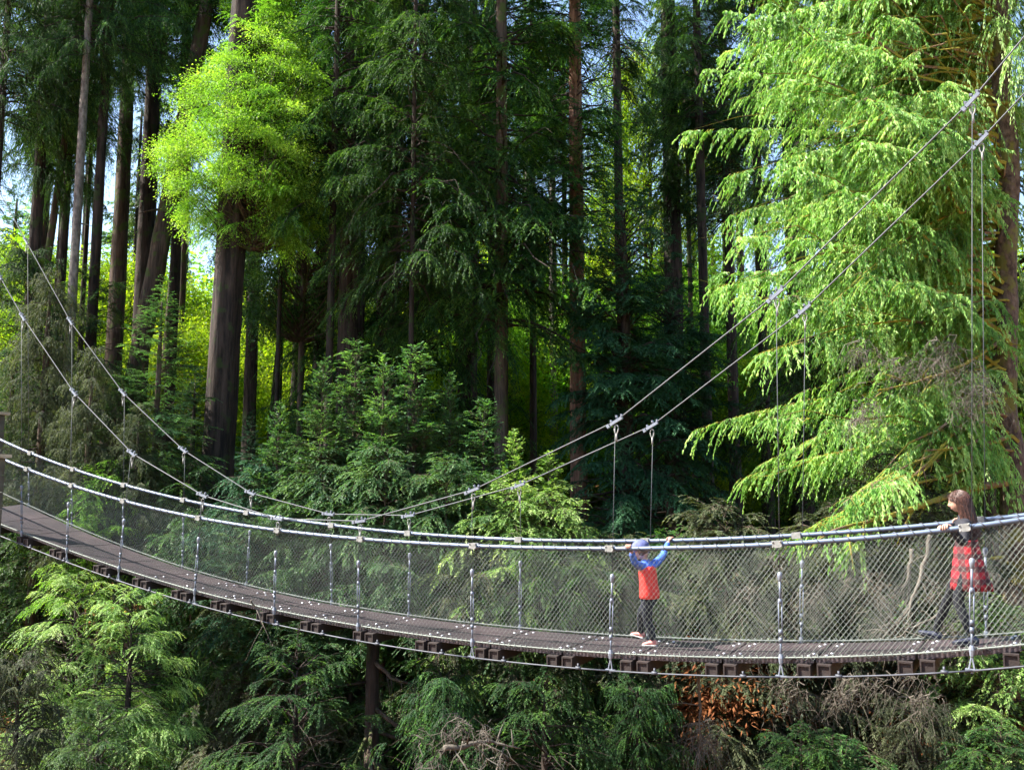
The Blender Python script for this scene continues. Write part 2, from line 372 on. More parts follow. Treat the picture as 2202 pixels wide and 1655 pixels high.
for lst, w_ in ((tn, 0), (tf, WID)):
    pts = [bp(t, w_, z) for t, z in lst]; rope(pts, .0088, M['cable'], 'main_cable')
ts = np.linspace(T0, T1, 120)
for f, w_ in ((NR, 0), (FR, WID)):
    P = np.array([bp(t, w_, f(t)) for t in ts]); mb = MB(); mb.tube(P, .0245, 10)
    rail = bpart(mb, 'handrail', M['railpipe'], smooth=True)
    # spiral lacing wire tying the mesh to the rail
    tt = np.arange(T0, T1, .012); ph = tt / .15 * 2 * np.pi; z = f(tt)
    H = np.stack([bp(t, w_, 0) for t in tt]); H[:, 2] = z
    H += (np.cos(ph) * .030)[:, None] * n3 + (np.sin(ph) * .030)[:, None] * z3
    mb = MB(); mb.tube(H, .0062, 4); bpart(mb, 'lacing_wire', M['lacing'], rail, True)
for f, w_ in ((ND, -.012), (FD, WID + .012)):
    dz = .03 if w_ < 0 else .03
    P = np.array([bp(t, w_, f(t) + dz) for t in ts]); mb = MB(); mb.tube(P, .009, 6)
    rope_ = bpart(mb, 'edge_rope', M['netwire'], smooth=True)
    tt = np.arange(T0, T1, .009); rr = np.random.default_rng(3)
    ph = tt / .075 * 2 * np.pi + np.cumsum(rr.normal(0, .10, len(tt))); z = f(tt) + dz
    H = np.stack([bp(t, w_, 0) for t in tt]); H[:, 2] = z
    amp = .022 + .008 * np.sin(tt * 9) + .004 * np.sin(tt * 23)
    H += (np.cos(ph) * amp)[:, None] * n3 + (np.sin(ph) * amp)[:, None] * z3
    mb = MB(); mb.tube(H, .0036, 4); bpart(mb, 'lacing_wire', M['netwire'], rope_, True)

# chain-link sides: zig-zag wires hooked into each other
CW, CH = .028, .074
for f0, f1, w_ in ((ND, NR, 0), (FD, FR, WID)):
    H = 1.22; nk = int(2 * 1.25 / CH); us = np.linspace(0, 1, nk + 1)
    cols = np.arange(T0, T1, CW)
    mb = MB()
    lift = .03
    T = cols[:, None] + ((np.arange(nk + 1)[None, :] + np.arange(len(cols))[:, None]) % 2) * CW
    U = np.broadcast_to(us, T.shape)
    # interlock: neighbouring wires touch at the corners, bulging alternately outward
    B = w_ + np.where(np.arange(nk + 1) % 2 == 0, .003, -.003)[None, :] * np.where(np.arange(len(cols)) % 2 == 0, 1, -1)[:, None]
    z0, z1 = f0(T) + lift, f1(T) - .02
    # slack mesh bows slightly inwards between the ropes
    B = B + (.035 * np.sin(U * np.pi)) * (1 if w_ == 0 else -1) * (.6 + .4 * np.sin(T * 1.9))
    sway = .010 * np.sin(U * 5 + T * 1.3)
    P = np.stack([P0[0] + DIR[0] * (T + sway) + NRM[0] * B, P0[1] + DIR[1] * (T + sway) + NRM[1] * B, z0 + (z1 - z0) * U], -1)
    mb.many(P, .0016, 3); bpart(mb, 'chain_link_mesh', M['netwire'])

# hangers
def hanger(t_top, z_top, t_bot, w_, side):
    f0, f1 = (ND, NR) if side < 0 else (FD, FR)
    wo = w_ + side * .03
    lean = (t_bot - t_top)
    zt, zr, zd = z_top - .06, float(f1(t_bot)), float(f0(t_bot))
    def H(z):                                   # point on the hanger line at height z
        k = (zt - z) / max(zt - zd, .1); return bp(t_top + lean * k, wo, z)
    has_top = zt > zr + .02
    zs = zr - .33 if True else 0               # socket under the rail
    mb = MB(); mb.tube([H(max(zt, zr)), H(zs)], .0038, 6); h = bpart(mb, 'hanger', M['cable'], smooth=True)
    # socket
    mb = MB(); mb.tube([H(zs + .05), H(zs + .035), H(zs + .01), H(zs - .04), H(zs - .05)], [.010, .024, .027, .018, .009], 8)
    bpart(mb, 'socket', M['clamp'], h, True)
    # rod, turnbuckle with two parallel bars, lower rod
    mb = MB(); mb.tube([H(zs - .05), H(zs - .25)], .012, 6)
    for s in (-1, 1): mb.tube([H(zs - .24) + d3 * s * .017, H(zd + .22) + d3 * s * .017], .0062, 6)
    for z in (zs - .25, (zs - .25 + zd + .22) / 2 - .12, zd + .21): mb.tube([H(z + .025), H(z - .025)], .020, 8)
    mb.tube([H(zd + .21), H(zd + .04)], .011, 6); bpart(mb, 'turnbuckle', M['galv'], h, True)
    # lower fork and bracket below the deck
    mb = MB(); mb.tube([H(zd + .07), H(zd + .03), H(zd - .03)], [.018, .028, .018], 8)
    for s in (-1, 1): mb.tube([H(zd - .02), H(zd - .15) + d3 * s * .024], .008, 6)
    mb.box(H(zd - .155), d3 * .055, n3 * .025, z3 * .011); mb.tube([H(zd - .15), H(zd - .185)], .015, 8)
    bpart(mb, 'foot_bracket', M['clamp'], h)
    # plate where it crosses the rail
    mb = MB(); g = float(f1(t_bot + .05) - f1(t_bot - .05)) / .1; e1 = unit(d3 + z3 * g); e2 = unit(np.cross(e1, n3))
    c = bp(t_bot, wo, zr); mb.box(c, e1 * .050, n3 * .010, e2 * .036); mb.box(c - n3 * side * .06, e1 * .050, n3 * .010, e2 * .036)
    for a in (-1, 1):
        for b_ in (-1, 1): mb.ellipsoid(c + n3 * side * .012 + e1 * a * .04 + e2 * b_ * .026, (.01, .01, .01), 6, 4)
    bpart(mb, 'rail_plate', M['plate'], h)
    return h, H
nbx = [-5, 50, 149, 263, 427, 598, 772, 1018, 1315, 1680, 2090, 2500]
fbx = [55, 150, 262, 392, 530, 708, 875, 1116, 1392, 1722, 2122, 2600]
def cable_dir(lst, k, w_):
    a = bp(*(lst[max(k - 1, 0)][0], w_, lst[max(k - 1, 0)][1])); b_ = bp(lst[min(k + 1, len(lst) - 1)][0], w_, lst[min(k + 1, len(lst) - 1)][1])
    return unit(b_ - a)
for lst, bx, w_, side, yb in ((tn, nbx, 0, -1, None), (tf, fbx, WID, 1, None)):
    for k, x in enumerate(bx):
        tt_, zz = lst[k + 1]
        tb = hit(x, 1400 if x > 700 else 1150, w_)[0]
        h, H = hanger(tt_, zz, tb, w_, side)
        e1 = cable_dir(lst, k + 1, w_); e2 = unit(np.cross(e1, n3)); e2 = e2 if e2[2] > 0 else -e2
        c = bp(tt_, w_, zz); mb = MB()
        mb.box(c - e2 * .002, e1 * .085, n3 * .017, e2 * .017); mb.box(c - e1 * .115 - e2 * .004, e1 * .018, n3 * .022, e2 * .022)
        for s, hh in ((-.055, .045), (.03, .06), (.09, .04)): mb.tube([c + e1 * s, c + e1 * s + e2 * hh], .011, 6); mb.tube([c + e1 * s + e2 * (hh - .025), c + e1 * s + e2 * (hh - .012)], .018, 6)
        bpart(mb, 'cable_clamp', M['clamp'], h)
        # teardrop eye under the clamp
        if zz - .15 > float((NR if side < 0 else FR)(tb)):
            a = np.linspace(0, 2 * np.pi, 15); ey = np.array([bp(tt_, w_, zz - .10) + d3 * math.sin(q) * .024 * (1 - .35 * math.cos(q + np.pi)) + z3 * math.cos(q) * .055 for q in a])
            mb = MB(); mb.tube(ey, .0075, 6); mb.tube([bp(tt_, w_, zz - .15), bp(tt_, w_, zz - .24)], .011, 6); bpart(mb, 'thimble', M['plate'], h, True)
# wind ties: light rods along the underside
for w_, f, pts in ((-.06, ND, 0), (WID + .06, FD, 1)):
    tb = [hit(x, 1400 if x > 700 else 1150, 0 if pts == 0 else WID)[0] for x in (nbx if pts == 0 else fbx)]
    for a, b_ in zip(tb[:-1], tb[1:]):
        mb = MB(); mb.tube([bp(t, w_, float(f(t)) - .155) for t in np.linspace(a, b_, 6)], .0095, 6)
        for t in joints:
            if a < t < b_:
                c = bp(t + .24, w_, float(f(t + .24)) - .15); mb.tube([c - d3 * .03, c + d3 * .03], .02, 6); mb.tube([c, c + z3 * .05], .012, 6)
        bpart(mb, 'tie_rod', M['lacing'], smooth=True)
# timber end posts of the landing, at the left edge
c = bp(-1.05, WID + .35, -1.3); zt = at(8, 889, 16.6)[2]
def post(t, w_, ztop, zbot, label):
    mb = MB(); c = bp(t, w_, 0); hs = .09
    rr = np.random.default_rng(int(ztop * 100) % 97 + 3)
    zz = np.linspace(zbot, ztop, 26)
    for i_, z in enumerate(zz[:-1]):
        h_ = (zz[i_ + 1] - z) / 2; s = hs * (1 - .05 * rr.random())
        mb.box((c[0], c[1], z + h_), d3 * s, n3 * s, z3 * (h_ - .006))
    e = empty('landing_post', (0, 0, 0)); tag(e, label, 'post')
    mb.build('stacked_timbers', M['dead'], e)
    mb = MB(); mb.box((c[0], c[1], ztop + .032), d3 * .16, n3 * .16, z3 * .03); mb.build('post_cap', plain('weathered_cap_board', (.45, .36, .27), .8, var=.2), e)
tt_, zz = hit(-3, 892, WID + .5)
post(tt_, WID + .5, zz, -7, 'taller stacked timber post with pale cap board behind the bridge end')
tt_, zz = hit(-5, 984, -.3)
post(tt_, -.3, zz, -7, 'shorter stacked timber post with pale cap board beside the near handrail')
# ------------------------------------------------------------------ foliage generators
def noise3(P, s, r):
    """cheap smooth pseudo-noise in -1..1"""
    a = r.uniform(0, 6.28, 6)
    x, y, z = (P * s).T
    return (np.sin(x + a[0] + 1.7 * np.sin(y * .8 + a[1])) + np.sin(y * 1.1 + a[2] + 1.3 * np.sin(z * 1.2 + a[3])) + np.sin(z * 1.3 + a[4] + 1.5 * np.sin(x * .9 + a[5]))) / 3

def conifer(seed, H, R, nb, droop=.35, upk=.15, sec=.32, secmax=.9, hang=.25, lsp=.06, ll=.13, lw=.03, shape=.8, cross=1, splay=.9, limb_r=.03, gap=.25, tipdown=.0, minL=.25, azr=None, flat=.35, twigs=False, leafmat=None, zpow=1.0, bmat=None):
    """layers of branches with side sprays; returns (leaf mesh, limb mesh). z 0..H, branches longest low"""
    r = np.random.default_rng(seed); lv = MB(); lm = MB()
    q = r.uniform(0, 1, nb) ** zpow; q.sort()
    L = R * ((1 - q) ** shape * (1 - minL * .3) + .06) * r.uniform(.42, 1.18, nb)
    az_ = r.uniform(0, 2 * np.pi, nb) if azr is None else r.uniform(azr[0], azr[1], nb)
    hz = np.stack([np.cos(az_), np.sin(az_), np.zeros(nb)], 1)
    e0 = r.normal(upk, .20, nb) + .5 * q ** 2
    dr = droop * r.uniform(.6, 1.3, nb)
    base = np.stack([np.zeros(nb), np.zeros(nb), q * H], 1)
    def bpos(b, s):
        l = L[b]
        z = l * s * np.sin(e0[b]) - dr[b] * l * s ** 2
        return base[b] + hz[b] * (l * s * np.cos(e0[b]))[:, None] + np.stack([0 * z, 0 * z, z], 1)
    def btan(b, s):
        return unit(hz[b] * np.cos(e0[b])[:, None] + np.stack([0 * s, 0 * s, np.sin(e0[b]) - 2 * dr[b] * s], 1))
    ns = 7; ss = np.linspace(0, 1, ns)
    P = np.stack([bpos(np.arange(nb), np.full(nb, s)) for s in ss], 1)
    P[:, 1:-1] += r.normal(0, .02, (nb, ns - 2, 3)) * L[:, None, None]
    rad = limb_r * (L / R)[:, None] ** .7 * (1.02 - ss)[None, :]
    lm.many(P, rad, 4)
    # secondaries
    cnt = np.maximum(3, (L / sec * 2).astype(int)); b = np.repeat(np.arange(nb), cnt)
    s = r.uniform(.12, 1, len(b)) ** .8; side = r.choice([-1, 1], len(b))
    if gap:
        keep = noise3(bpos(b, s), 1.6 / max(R, 1) * 2, r) > -1 + gap * 1.6
        b, s, side = b[keep], s[keep], side[keep]
    p = bpos(b, s); t = btan(b, s); pr = unit(np.cross(t, (0, 0, 1.)))
    sl = np.minimum(secmax, L[b] * .55) * (1 - .62 * s) * r.uniform(.5, 1.2, len(b)) + .06
    ang = r.normal(.95, .18, len(b)) * splay
    d = unit(t * np.cos(ang)[:, None] + pr * (side * np.sin(ang))[:, None] + r.normal(0, .10, (len(b), 3)) + np.array((0, 0, -.1)))
    tp = r.random(len(b)) < .12
    d[tp] = t[tp]
    hg = hang * r.uniform(.5, 1.5, len(b))
    if twigs:
        us = np.linspace(0, 1, 4)
        Q = p[:, None] + d[:, None] * (sl[:, None] * us)[..., None] - np.array((0, 0, 1.)) * (hg * sl)[:, None, None] * (us ** 2)[None, :, None]
        lm.many(Q, .0045 * (1.1 - us)[None, :] + 0 * sl[:, None], 3)
    # leaves
    c2 = np.maximum(3, (sl / lsp * 2).astype(int)); k = np.repeat(np.arange(len(b)), c2)
    u = r.uniform(.02, 1, len(k))
    pos = p[k] + d[k] * (sl[k] * u)[:, None]; pos[:, 2] -= hg[k] * sl[k] * u ** 2
    tg = d[k].copy(); tg[:, 2] -= 2 * hg[k] * u; tg = unit(tg)
    sd_ = r.choice([-1, 1], len(k)); p2 = unit(np.cross(tg, (0, 0, 1.)))
    a2 = r.normal(.85, .25, len(k)) * (1 - .5 * u)
    D = unit(tg * np.cos(a2)[:, None] + p2 * (sd_ * np.sin(a2))[:, None] + r.normal(0, flat * .35, (len(k), 3)) - np.array((0, 0, tipdown)))
    Nn = unit(np.array((0, 0, 1.)) + r.normal(0, flat, (len(k), 3)))
    ln = ll * r.uniform(.6, 1.25, len(k)) * (1 - .35 * u)
    wd = lw * r.uniform(.7, 1.3, len(k))
    rn = np.clip(.5 * r.random(len(k)) + .5 * np.repeat(r.random(len(b)), c2) * .8 + .12 * u, 0, 1)
    for c in range(cross):
        Nc = Nn if c == 0 else unit(np.cross(D, Nn))
        lv.leaves(pos, D, Nc, ln, wd, rn)
    a_, b_ = lv.mesh('crown', M[leafmat] if leafmat else None), lm.mesh('limbs', M[bmat or 'bark_brown']); a_['H'] = float(H); return a_, b_

def leafy(seed, H, R, nclump, nleaf, ll, lw, leafmat, cl=.45, droopy=0, bmat='bark_brown', shell=.35, gap=0):
    """airy crown made of leaf clumps on forking limbs (z 0..H)"""
    r = np.random.default_rng(seed); lv = MB(); lm = MB()
    th = r.uniform(0, 2 * np.pi, nclump); q = r.uniform(0.04, 1, nclump)
    rr = R * np.sqrt(np.clip(np.sin(np.pi * (q * .86 + .1)), .05, 1)) * r.uniform(shell, 1.05, nclump)
    C = np.stack([np.cos(th) * rr, np.sin(th) * rr, q * H], 1)
    if gap:
        C = C[noise3(C, 1.5, r) > -1 + 1.6 * gap]; nclump = len(C); rr = np.hypot(C[:, 0], C[:, 1])
    st = np.stack([0 * rr, 0 * rr, np.clip(C[:, 2] - rr * .5, 0, H)], 1); ss = np.linspace(0, 1, 6)
    P = st[:, None] + (C - st)[:, None] * ss[None, :, None] + (np.sin(ss * np.pi) * .12)[None, :, None] * (C - st)[:, None, :] * np.array((.3, .3, -1)) + r.normal(0, .03, (nclump, 6, 3))
    lm.many(P, .02 * (R / 2.5) * (1.05 - ss)[None, :] * np.ones((nclump, 1)), 4)
    k = np.repeat(np.arange(nclump), nleaf // nclump)
    g = r.normal(0, 1, (len(k), 3)) * np.array((cl, cl, cl * .45)) * r.uniform(.5, 1.3, nclump)[k][:, None]
    out = unit(C * np.array((1, 1, 0)) + 1e-3)[k]
    g[:, 2] -= .35 * (g * out).sum(1)
    pos = C[k] + g
    D = unit(out * .5 + unit(g) * .6 + r.normal(0, .5, (len(k), 3)) - np.array((0, 0, .25 + droopy)))
    Nn = unit(np.array((0, 0, 1.)) + r.normal(0, .6, (len(k), 3)))
    rn = np.clip(.6 * r.random(len(k)) + .4 * r.random(nclump)[k], 0, 1)
    lv.leaves(pos, D, Nn, ll * r.uniform(.6, 1.3, len(k)), lw * r.uniform(.7, 1.3, len(k)), rn)
    a_, b_ = lv.mesh('crown', M[leafmat]), lm.mesh('limbs', M[bmat]); a_['H'] = float(H); return a_, b_

def trunk_mesh(pts, rad, mat, sides=18, rough=.10, seed=0, stubs=0, stub_len=.8):
    """trunk with fluted bark, root flare given by the radii, and dead branch stubs"""
    r = np.random.default_rng(seed); mb = MB()
    pts = np.asarray(pts, float); n = 26; s = np.linspace(0, 1, n); so = np.linspace(0, 1, len(pts))
    P = np.stack([np.interp(s, so, pts[:, i]) for i in range(3)], 1); R = np.interp(s, np.linspace(0, 1, len(rad)), rad)
    P[1:-1, :2] += np.cumsum(r.normal(0, .012, (n - 2, 2)), 0) * R.mean()
    th = np.arange(sides) / sides * 2 * np.pi
    wob = 1 + rough * (np.sin(th * 5 + r.uniform(0, 6))[None, :] * .5 + r.normal(0, .35, (n, sides)) + .6 * r.normal(0, 1, sides)[None, :] * .6)
    mb.tube(P, R, sides, wob=wob)
    for _ in range(stubs):
        k = r.integers(2, n - 2); a = r.uniform(0, 6.28); l = stub_len * r.uniform(.3, 1.2)
        d = np.array((math.cos(a), math.sin(a), r.uniform(-.35, .2)))
        q = [P[k] + d * R[k] * .8, P[k] + d * (R[k] + l * .5), P[k] + d * (R[k] + l) + np.array((0, 0, -.1 * l))]
        mb.tube(q, [R[k] * .12 + .01, R[k] * .07 + .008, .004], 4)
    return mb.mesh('trunk', mat, True)

def tree(name, X, Y, label, crown=None, z0=None, trunk=None, trunk_r=.3, h=22, lean=(0, 0), bark='bark_dark', cz=8, cs=1, czs=1, rot=0, cat='tree', group=None, seed=0, stubs=0, sides=14, flare=1.5, topr=.45, cm=None, stub_len=.8, coff=0, stretch=True):
    """one tree: trunk + crown + limbs; cz is the height of the crown's foot above the ground"""
    g = float(ground_z(X, Y)) - .3 if z0 is None else z0
    e = empty(name, (X, Y, g)); tag(e, label, cat, group)
    if crown and stretch: czs = max(czs, (h * 1.05 - cz) / (crown[0]['H'] * cs))
    if trunk != 'none':
        r = trunk_r
        me = trunk_mesh([(0, 0, 0), (lean[0] * .5, lean[1] * .5, h * .5), (lean[0], lean[1], h)], [r * flare, r * 1.12, r * 1.02, r * .97, r * .9, r * .82, r * .7, r * topr], M[bark], sides, seed=seed, stubs=stubs, stub_len=stub_len)
        o = bpy.data.objects.new('trunk', me); COL.objects.link(o); o.parent = e
    if crown:
        for part, me in (('crown', crown[0]), ('limbs', crown[1])):
            o = bpy.data.objects.new(part, me); COL.objects.link(o); o.parent = e
            k = cz / h if h else 0
            o.location = (lean[0] * k + coff, lean[1] * k, cz); o.rotation_euler = (0, 0, rot); o.scale = (cs, cs, cs * czs)
            if cm and part == 'crown':
                o.material_slots[0].link = 'OBJECT'; o.material_slots[0].material = M[cm]
    return e
def px_tree(name, px, py, Y, label, wpx=None, **k):
    """tree whose trunk passes through photo pixel (px, py) at distance Y"""
    p = at(px, py, Y); g = float(ground_z(p[0], Y)) - .3
    if wpx: k['trunk_r'] = wpx / 2 / F * Y
    if k.get('crown') and Y >= 24 and (px < 730 or px > 1450) and k.get('cz', 8) > 8: k['cz'] = k['cz'] + 3.2; k['cs'] = k.get('cs', 1) * .85
    return tree(name, p[0], Y, label, **k)

# crown meshes
C = {}
C['redwood'] = conifer(11, 15, 3.7, 300, droop=.28, upk=.05, sec=.15, secmax=1.1, hang=.35, lsp=.030, ll=.115, lw=.022, shape=.6, gap=.50, leafmat='l_redwood', limb_r=.040, bmat='bark_dark')
C['redwood2'] = conifer(12, 15, 3.9, 280, droop=.42, upk=.10, sec=.16, secmax=1.2, hang=.55, lsp=.030, ll=.115, lw=.022, shape=.55, gap=.50, leafmat='l_redwood', limb_r=.040, bmat='bark_dark')
C['far1'] = conifer(21, 14, 3.3, 190, droop=.3, sec=.22, secmax=1.1, hang=.35, lsp=.07, ll=.24, lw=.065, shape=.7, gap=.3, leafmat='l_far')
C['far2'] = conifer(22, 13, 2.9, 180, droop=.45, sec=.24, secmax=1.0, hang=.5, lsp=.07, ll=.22, lw=.06, shape=.5, gap=.35, leafmat='l_far')
C['weep'] = conifer(31, 12, 4.2, 200, droop=.40, upk=.15, sec=.15, secmax=.9, hang=1.3, lsp=.034, ll=.13, lw=.020, shape=.5, gap=.3, leafmat='l_redwood', tipdown=.5, limb_r=.04, bmat='bark_dark')
C['fir'] = conifer(41, 6.2, 2.3, 180, droop=.12, upk=.14, sec=.10, secmax=.75, hang=.15, lsp=.018, ll=.07, lw=.0135, shape=.85, gap=.15, leafmat='l_fir', limb_r=.022, twigs=True, flat=.25)
C['hemlock'] = conifer(42, 4.6, 1.5, 200, droop=.10, upk=.55, sec=.085, secmax=.5, hang=.10, lsp=.020, ll=.065, lw=.015, shape=.9, gap=.15, leafmat='l_fir', limb_r=.016, twigs=True, flat=.3)
C['hemlock2'] = conifer(43, 4.2, 1.7, 190, droop=.22, upk=.5, sec=.09, secmax=.55, hang=.2, lsp=.021, ll=.068, lw=.016, shape=.8, gap=.2, leafmat='l_fir', limb_r=.016, twigs=True, flat=.3)
C['bush'] = conifer(44, 3.0, 1.8, 130, droop=.45, upk=.35, sec=.09, secmax=.6, hang=.35, lsp=.018, ll=.065, lw=.013, shape=.35, gap=.25, leafmat='l_fir', limb_r=.016, twigs=True)
C['teal'] = conifer(45, 7.0, 3.2, 260, droop=.30, upk=.22, sec=.10, secmax=.8, hang=.2, lsp=.026, ll=.10, lw=.022, shape=.45, gap=.25, leafmat='l_teal', limb_r=.04, bmat='bark_dark')
C['wild'] = conifer(46, 7.5, 2.9, 240, droop=.30, upk=.12, sec=.12, secmax=.95, hang=.45, lsp=.018, ll=.075, lw=.0135, shape=.35, gap=.5, leafmat='l_fir', limb_r=.028, twigs=True, minL=.2, bmat='bark_dark')
C['wild2'] = conifer(47, 7.0, 3.2, 200, droop=.42, upk=.2, sec=.13, secmax=1.1, hang=.9, lsp=.019, ll=.08, lw=.0135, shape=.30, gap=.5, leafmat='l_fir', limb_r=.03, twigs=True, tipdown=.4, bmat='bark_dark')
C['bright'] = leafy(51, 8, 3.6, 520, 120000, .095, .036, 'l_bright', cl=.36, gap=.56, shell=.15)
C['bright2'] = leafy(52, 6, 2.8, 160, 60000, .10, .036, 'l_yellow', cl=.45)
C['under'] = leafy(53, 5, 3.0, 150, 50000, .10, .036, 'l_bright', cl=.40)
print('crowns', sum(len(c[0].polygons) for c in C.values()))
# ------------------------------------------------------------------ the big trees one can tell apart
# left group
px_tree('leaning_fir', 232, 640, 27, 'leaning grey-brown trunk tilting across the darker straight ones at the upper left', wpx=40, h=25, lean=(3.6, 0), bark='bark_brown', cz=15, crown=C['redwood2'], rot=1, cs=.62, topr=.4, stubs=8, seed=1)
px_tree('tall_redwood', 318, 400, 30, 'straight dark trunk just behind the leaning one, foot hidden by the young fir', wpx=36, h=27, cz=14, crown=C['redwood'], rot=2, cs=.6, seed=2, stubs=6)
px_tree('pale_birch', 158, 600, 24, 'slender pale grey trunk with small dark knots standing left of the leaning one', wpx=19, h=22, bark='bark_pale', cz=13, crown=C['weep'], cs=.5, rot=3, seed=3, stubs=10, stub_len=.3)
px_tree('slim_fir', 50, 520, 27, 'slim dark leaning trunk crossing near the bridge cable end at far left', wpx=17, h=20, lean=(1.6, 0), bark='bark_brown', cz=9, crown=C['weep'], cs=.55, rot=4, seed=4, stubs=6)
px_tree('slim_fir', 90, 560, 32, 'thin dark trunk between the leaning slim one and the pale one', wpx=20, h=21, cz=10, crown=C['far2'], cs=.6, rot=5, seed=5, stubs=6)
px_tree('slim_fir', 134, 500, 33, 'thin dark trunk close behind the pale knotted one', wpx=20, h=21, cz=11, crown=C['far2'], cs=.6, rot=0.4, seed=6)
px_tree('slim_fir', 183, 560, 34, 'very thin dark trunk just right of the pale knotted one', wpx=11, h=19, cz=11, crown=C['far1'], cs=.5, rot=1.4, seed=7)
px_tree('brown_fir', 258, 520, 31, 'warm brown trunk tucked between the leaning one and the straight dark one', wpx=34, h=23, bark='bark_brown', cz=13, crown=C['weep'], cs=.6, rot=2.4, seed=8)
px_tree('slim_fir', 357, 480, 34, 'slightly curved brown trunk right beside the straight dark redwood', wpx=20, h=22, lean=(.9, 0), bark='bark_brown', cz=12, crown=C['far1'], cs=.6, rot=3.4, seed=9, stubs=5)
px_tree('slim_fir', 398, 500, 36, 'thin brown trunk standing before bright leaves left of the thickest trunk', wpx=15, h=20, bark='bark_brown', cz=12, crown=C['far2'], cs=.5, rot=4.4, seed=10)
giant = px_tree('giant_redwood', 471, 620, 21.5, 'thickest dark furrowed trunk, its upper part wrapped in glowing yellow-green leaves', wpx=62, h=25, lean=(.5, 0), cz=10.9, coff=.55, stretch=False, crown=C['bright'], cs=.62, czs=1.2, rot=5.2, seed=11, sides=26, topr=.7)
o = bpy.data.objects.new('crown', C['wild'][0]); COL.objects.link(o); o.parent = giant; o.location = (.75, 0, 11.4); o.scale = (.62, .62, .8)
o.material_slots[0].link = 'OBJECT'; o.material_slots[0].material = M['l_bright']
# middle group
px_tree('twin_redwood', 757, 520, 25, 'broad dark trunk, left one of the close pair behind the feathery shrubs', wpx=56, h=24, cz=12.5, crown=C['redwood'], cs=.62, rot=.3, seed=12, sides=24, topr=.8)
px_tree('twin_redwood', 824, 480, 26, 'narrower dark brown trunk, right one of the close pair', wpx=48, h=24, cz=13, crown=C['redwood2'], cs=.62, rot=1.3, seed=13, sides=24, topr=.8, stubs=8, lean=(.4, 0))
px_tree('dark_redwood', 905, 600, 27, 'dark drooping redwood filling the upper middle with fine hanging sprays', wpx=26, h=24, cz=5.0, crown=C['redwood2'], cs=1.0, rot=2.3, seed=14, stubs=8, czs=1.1)
px_tree('dark_redwood', 1015, 500, 29, 'dense dark conifer between the drooping redwood and the lit bare trunk', wpx=24, h=26, cz=9.0, crown=C['weep'], cs=.8, rot=3.1, seed=15, czs=1.3)
px_tree('dark_redwood', 1145, 300, 31, 'high dark conifer crown above the bare trunk with broken stubs', wpx=14, h=28, cz=14.5, crown=C['redwood'], cs=.85, rot=4.1, seed=16, czs=1.1)
px_tree('bare_fir', 1079, 740, 22, 'straight brown trunk with pale sunlit edge and snapped grey stubs on its left', wpx=29, h=24, bark='bark_brown', cz=9.6, crown=C['redwood2'], cs=.95, rot=4.5, seed=17, stubs=12, topr=.7, stub_len=1.0)
px_tree('slim_fir', 1057, 700, 30, 'dark slim trunk almost touching the bare trunk with snapped stubs', wpx=19, h=21, cz=13, crown=C['far1'], cs=.5, rot=.5, seed=18)
px_tree('slim_fir', 1134, 640, 38, 'thin grey trunk against the brightest yellow-green gap', wpx=11, h=22, bark='bark_pale', cz=15, crown=C['far2'], cs=.5, rot=1.5, seed=19)
px_tree('pale_birch', 1190, 720, 36, 'pale mottled trunk half hidden in the yellow-green gap', wpx=17, h=21, bark='bark_pale', cz=15, crown=C['far2'], cs=.5, rot=2.5, seed=20)
px_tree('red_fir', 1243, 850, 23, 'reddish trunk with orange sunlit edge under the blue-green conifer', wpx=34, h=22, bark='bark_red', cz=11.5, crown=C['redwood'], cs=.65, rot=3.5, seed=21, topr=.7, stubs=8)
px_tree('blue_green_conifer', 1345, 720, 21.5, 'dense blue-green conifer with tiered branches left of the sunlit spruce', wpx=26, h=12.2, cz=4.0, crown=C['teal'], cs=.76, czs=1.65, rot=4.5, seed=22, topr=.2, stubs=10)
px_tree('blue_green_conifer', 1440, 900, 24, 'lower blue-green conifer hanging over dark trunks behind the two main hangers', wpx=26, h=10, cz=2.2, crown=C['teal'], cs=.8, rot=1.0, seed=23, topr=.3)
px_tree('tall_redwood', 1440, 200, 33, 'tall dark grey trunk rising to the top edge beside yellow-lit leaves', wpx=38, h=30, bark='bark_dark', cz=13, crown=C['far1'], cs=.5, rot=.8, seed=24, czs=1.6, stubs=10, topr=.8)
px_tree('dark_redwood', 1560, 300, 32, 'dark feathery conifer behind the left edge of the sunlit spruce', wpx=22, h=26, cz=9, crown=C['redwood'], cs=.75, rot=1.8, seed=25, czs=1.2, cm='l_teal')
px_tree('tall_redwood', 1690, 80, 34, 'dark trunk showing above the sunlit spruce near the top edge', wpx=34, h=30, cz=13, crown=C['far1'], cs=.8, rot=2.8, seed=26, topr=.8)
px_tree('dark_redwood', 560, 200, 33, 'dim conifer behind the brightest leafy crown', wpx=26, h=27, cz=9, crown=C['redwood'], cs=.8, rot=2.0, seed=27, czs=1.2)
px_tree('dark_redwood', 700, 150, 30, 'dark crown above the pair of broad trunks', wpx=24, h=27, cz=12, crown=C['weep'], cs=.95, rot=5.0, seed=28, czs=1.1)
px_tree('drooping_spruce', 95, 200, 26, 'shaggy dark spruce with drooping boughs over the top left corner', wpx=26, h=22, cz=11, crown=C['weep'], cs=.95, rot=1.1, seed=30)
px_tree('drooping_spruce', 230, 100, 25, 'drooping dark crown between the corner spruce and the leaning trunk', wpx=22, h=24, cz=13.5, crown=C['weep'], cs=.8, rot=2.2, seed=31)
px_tree('dark_redwood', 400, 60, 31, 'dim crown high between the straight dark trunk and the bright leafy crown', wpx=22, h=26, cz=15, crown=C['redwood2'], cs=.75, rot=2.7, seed=32)
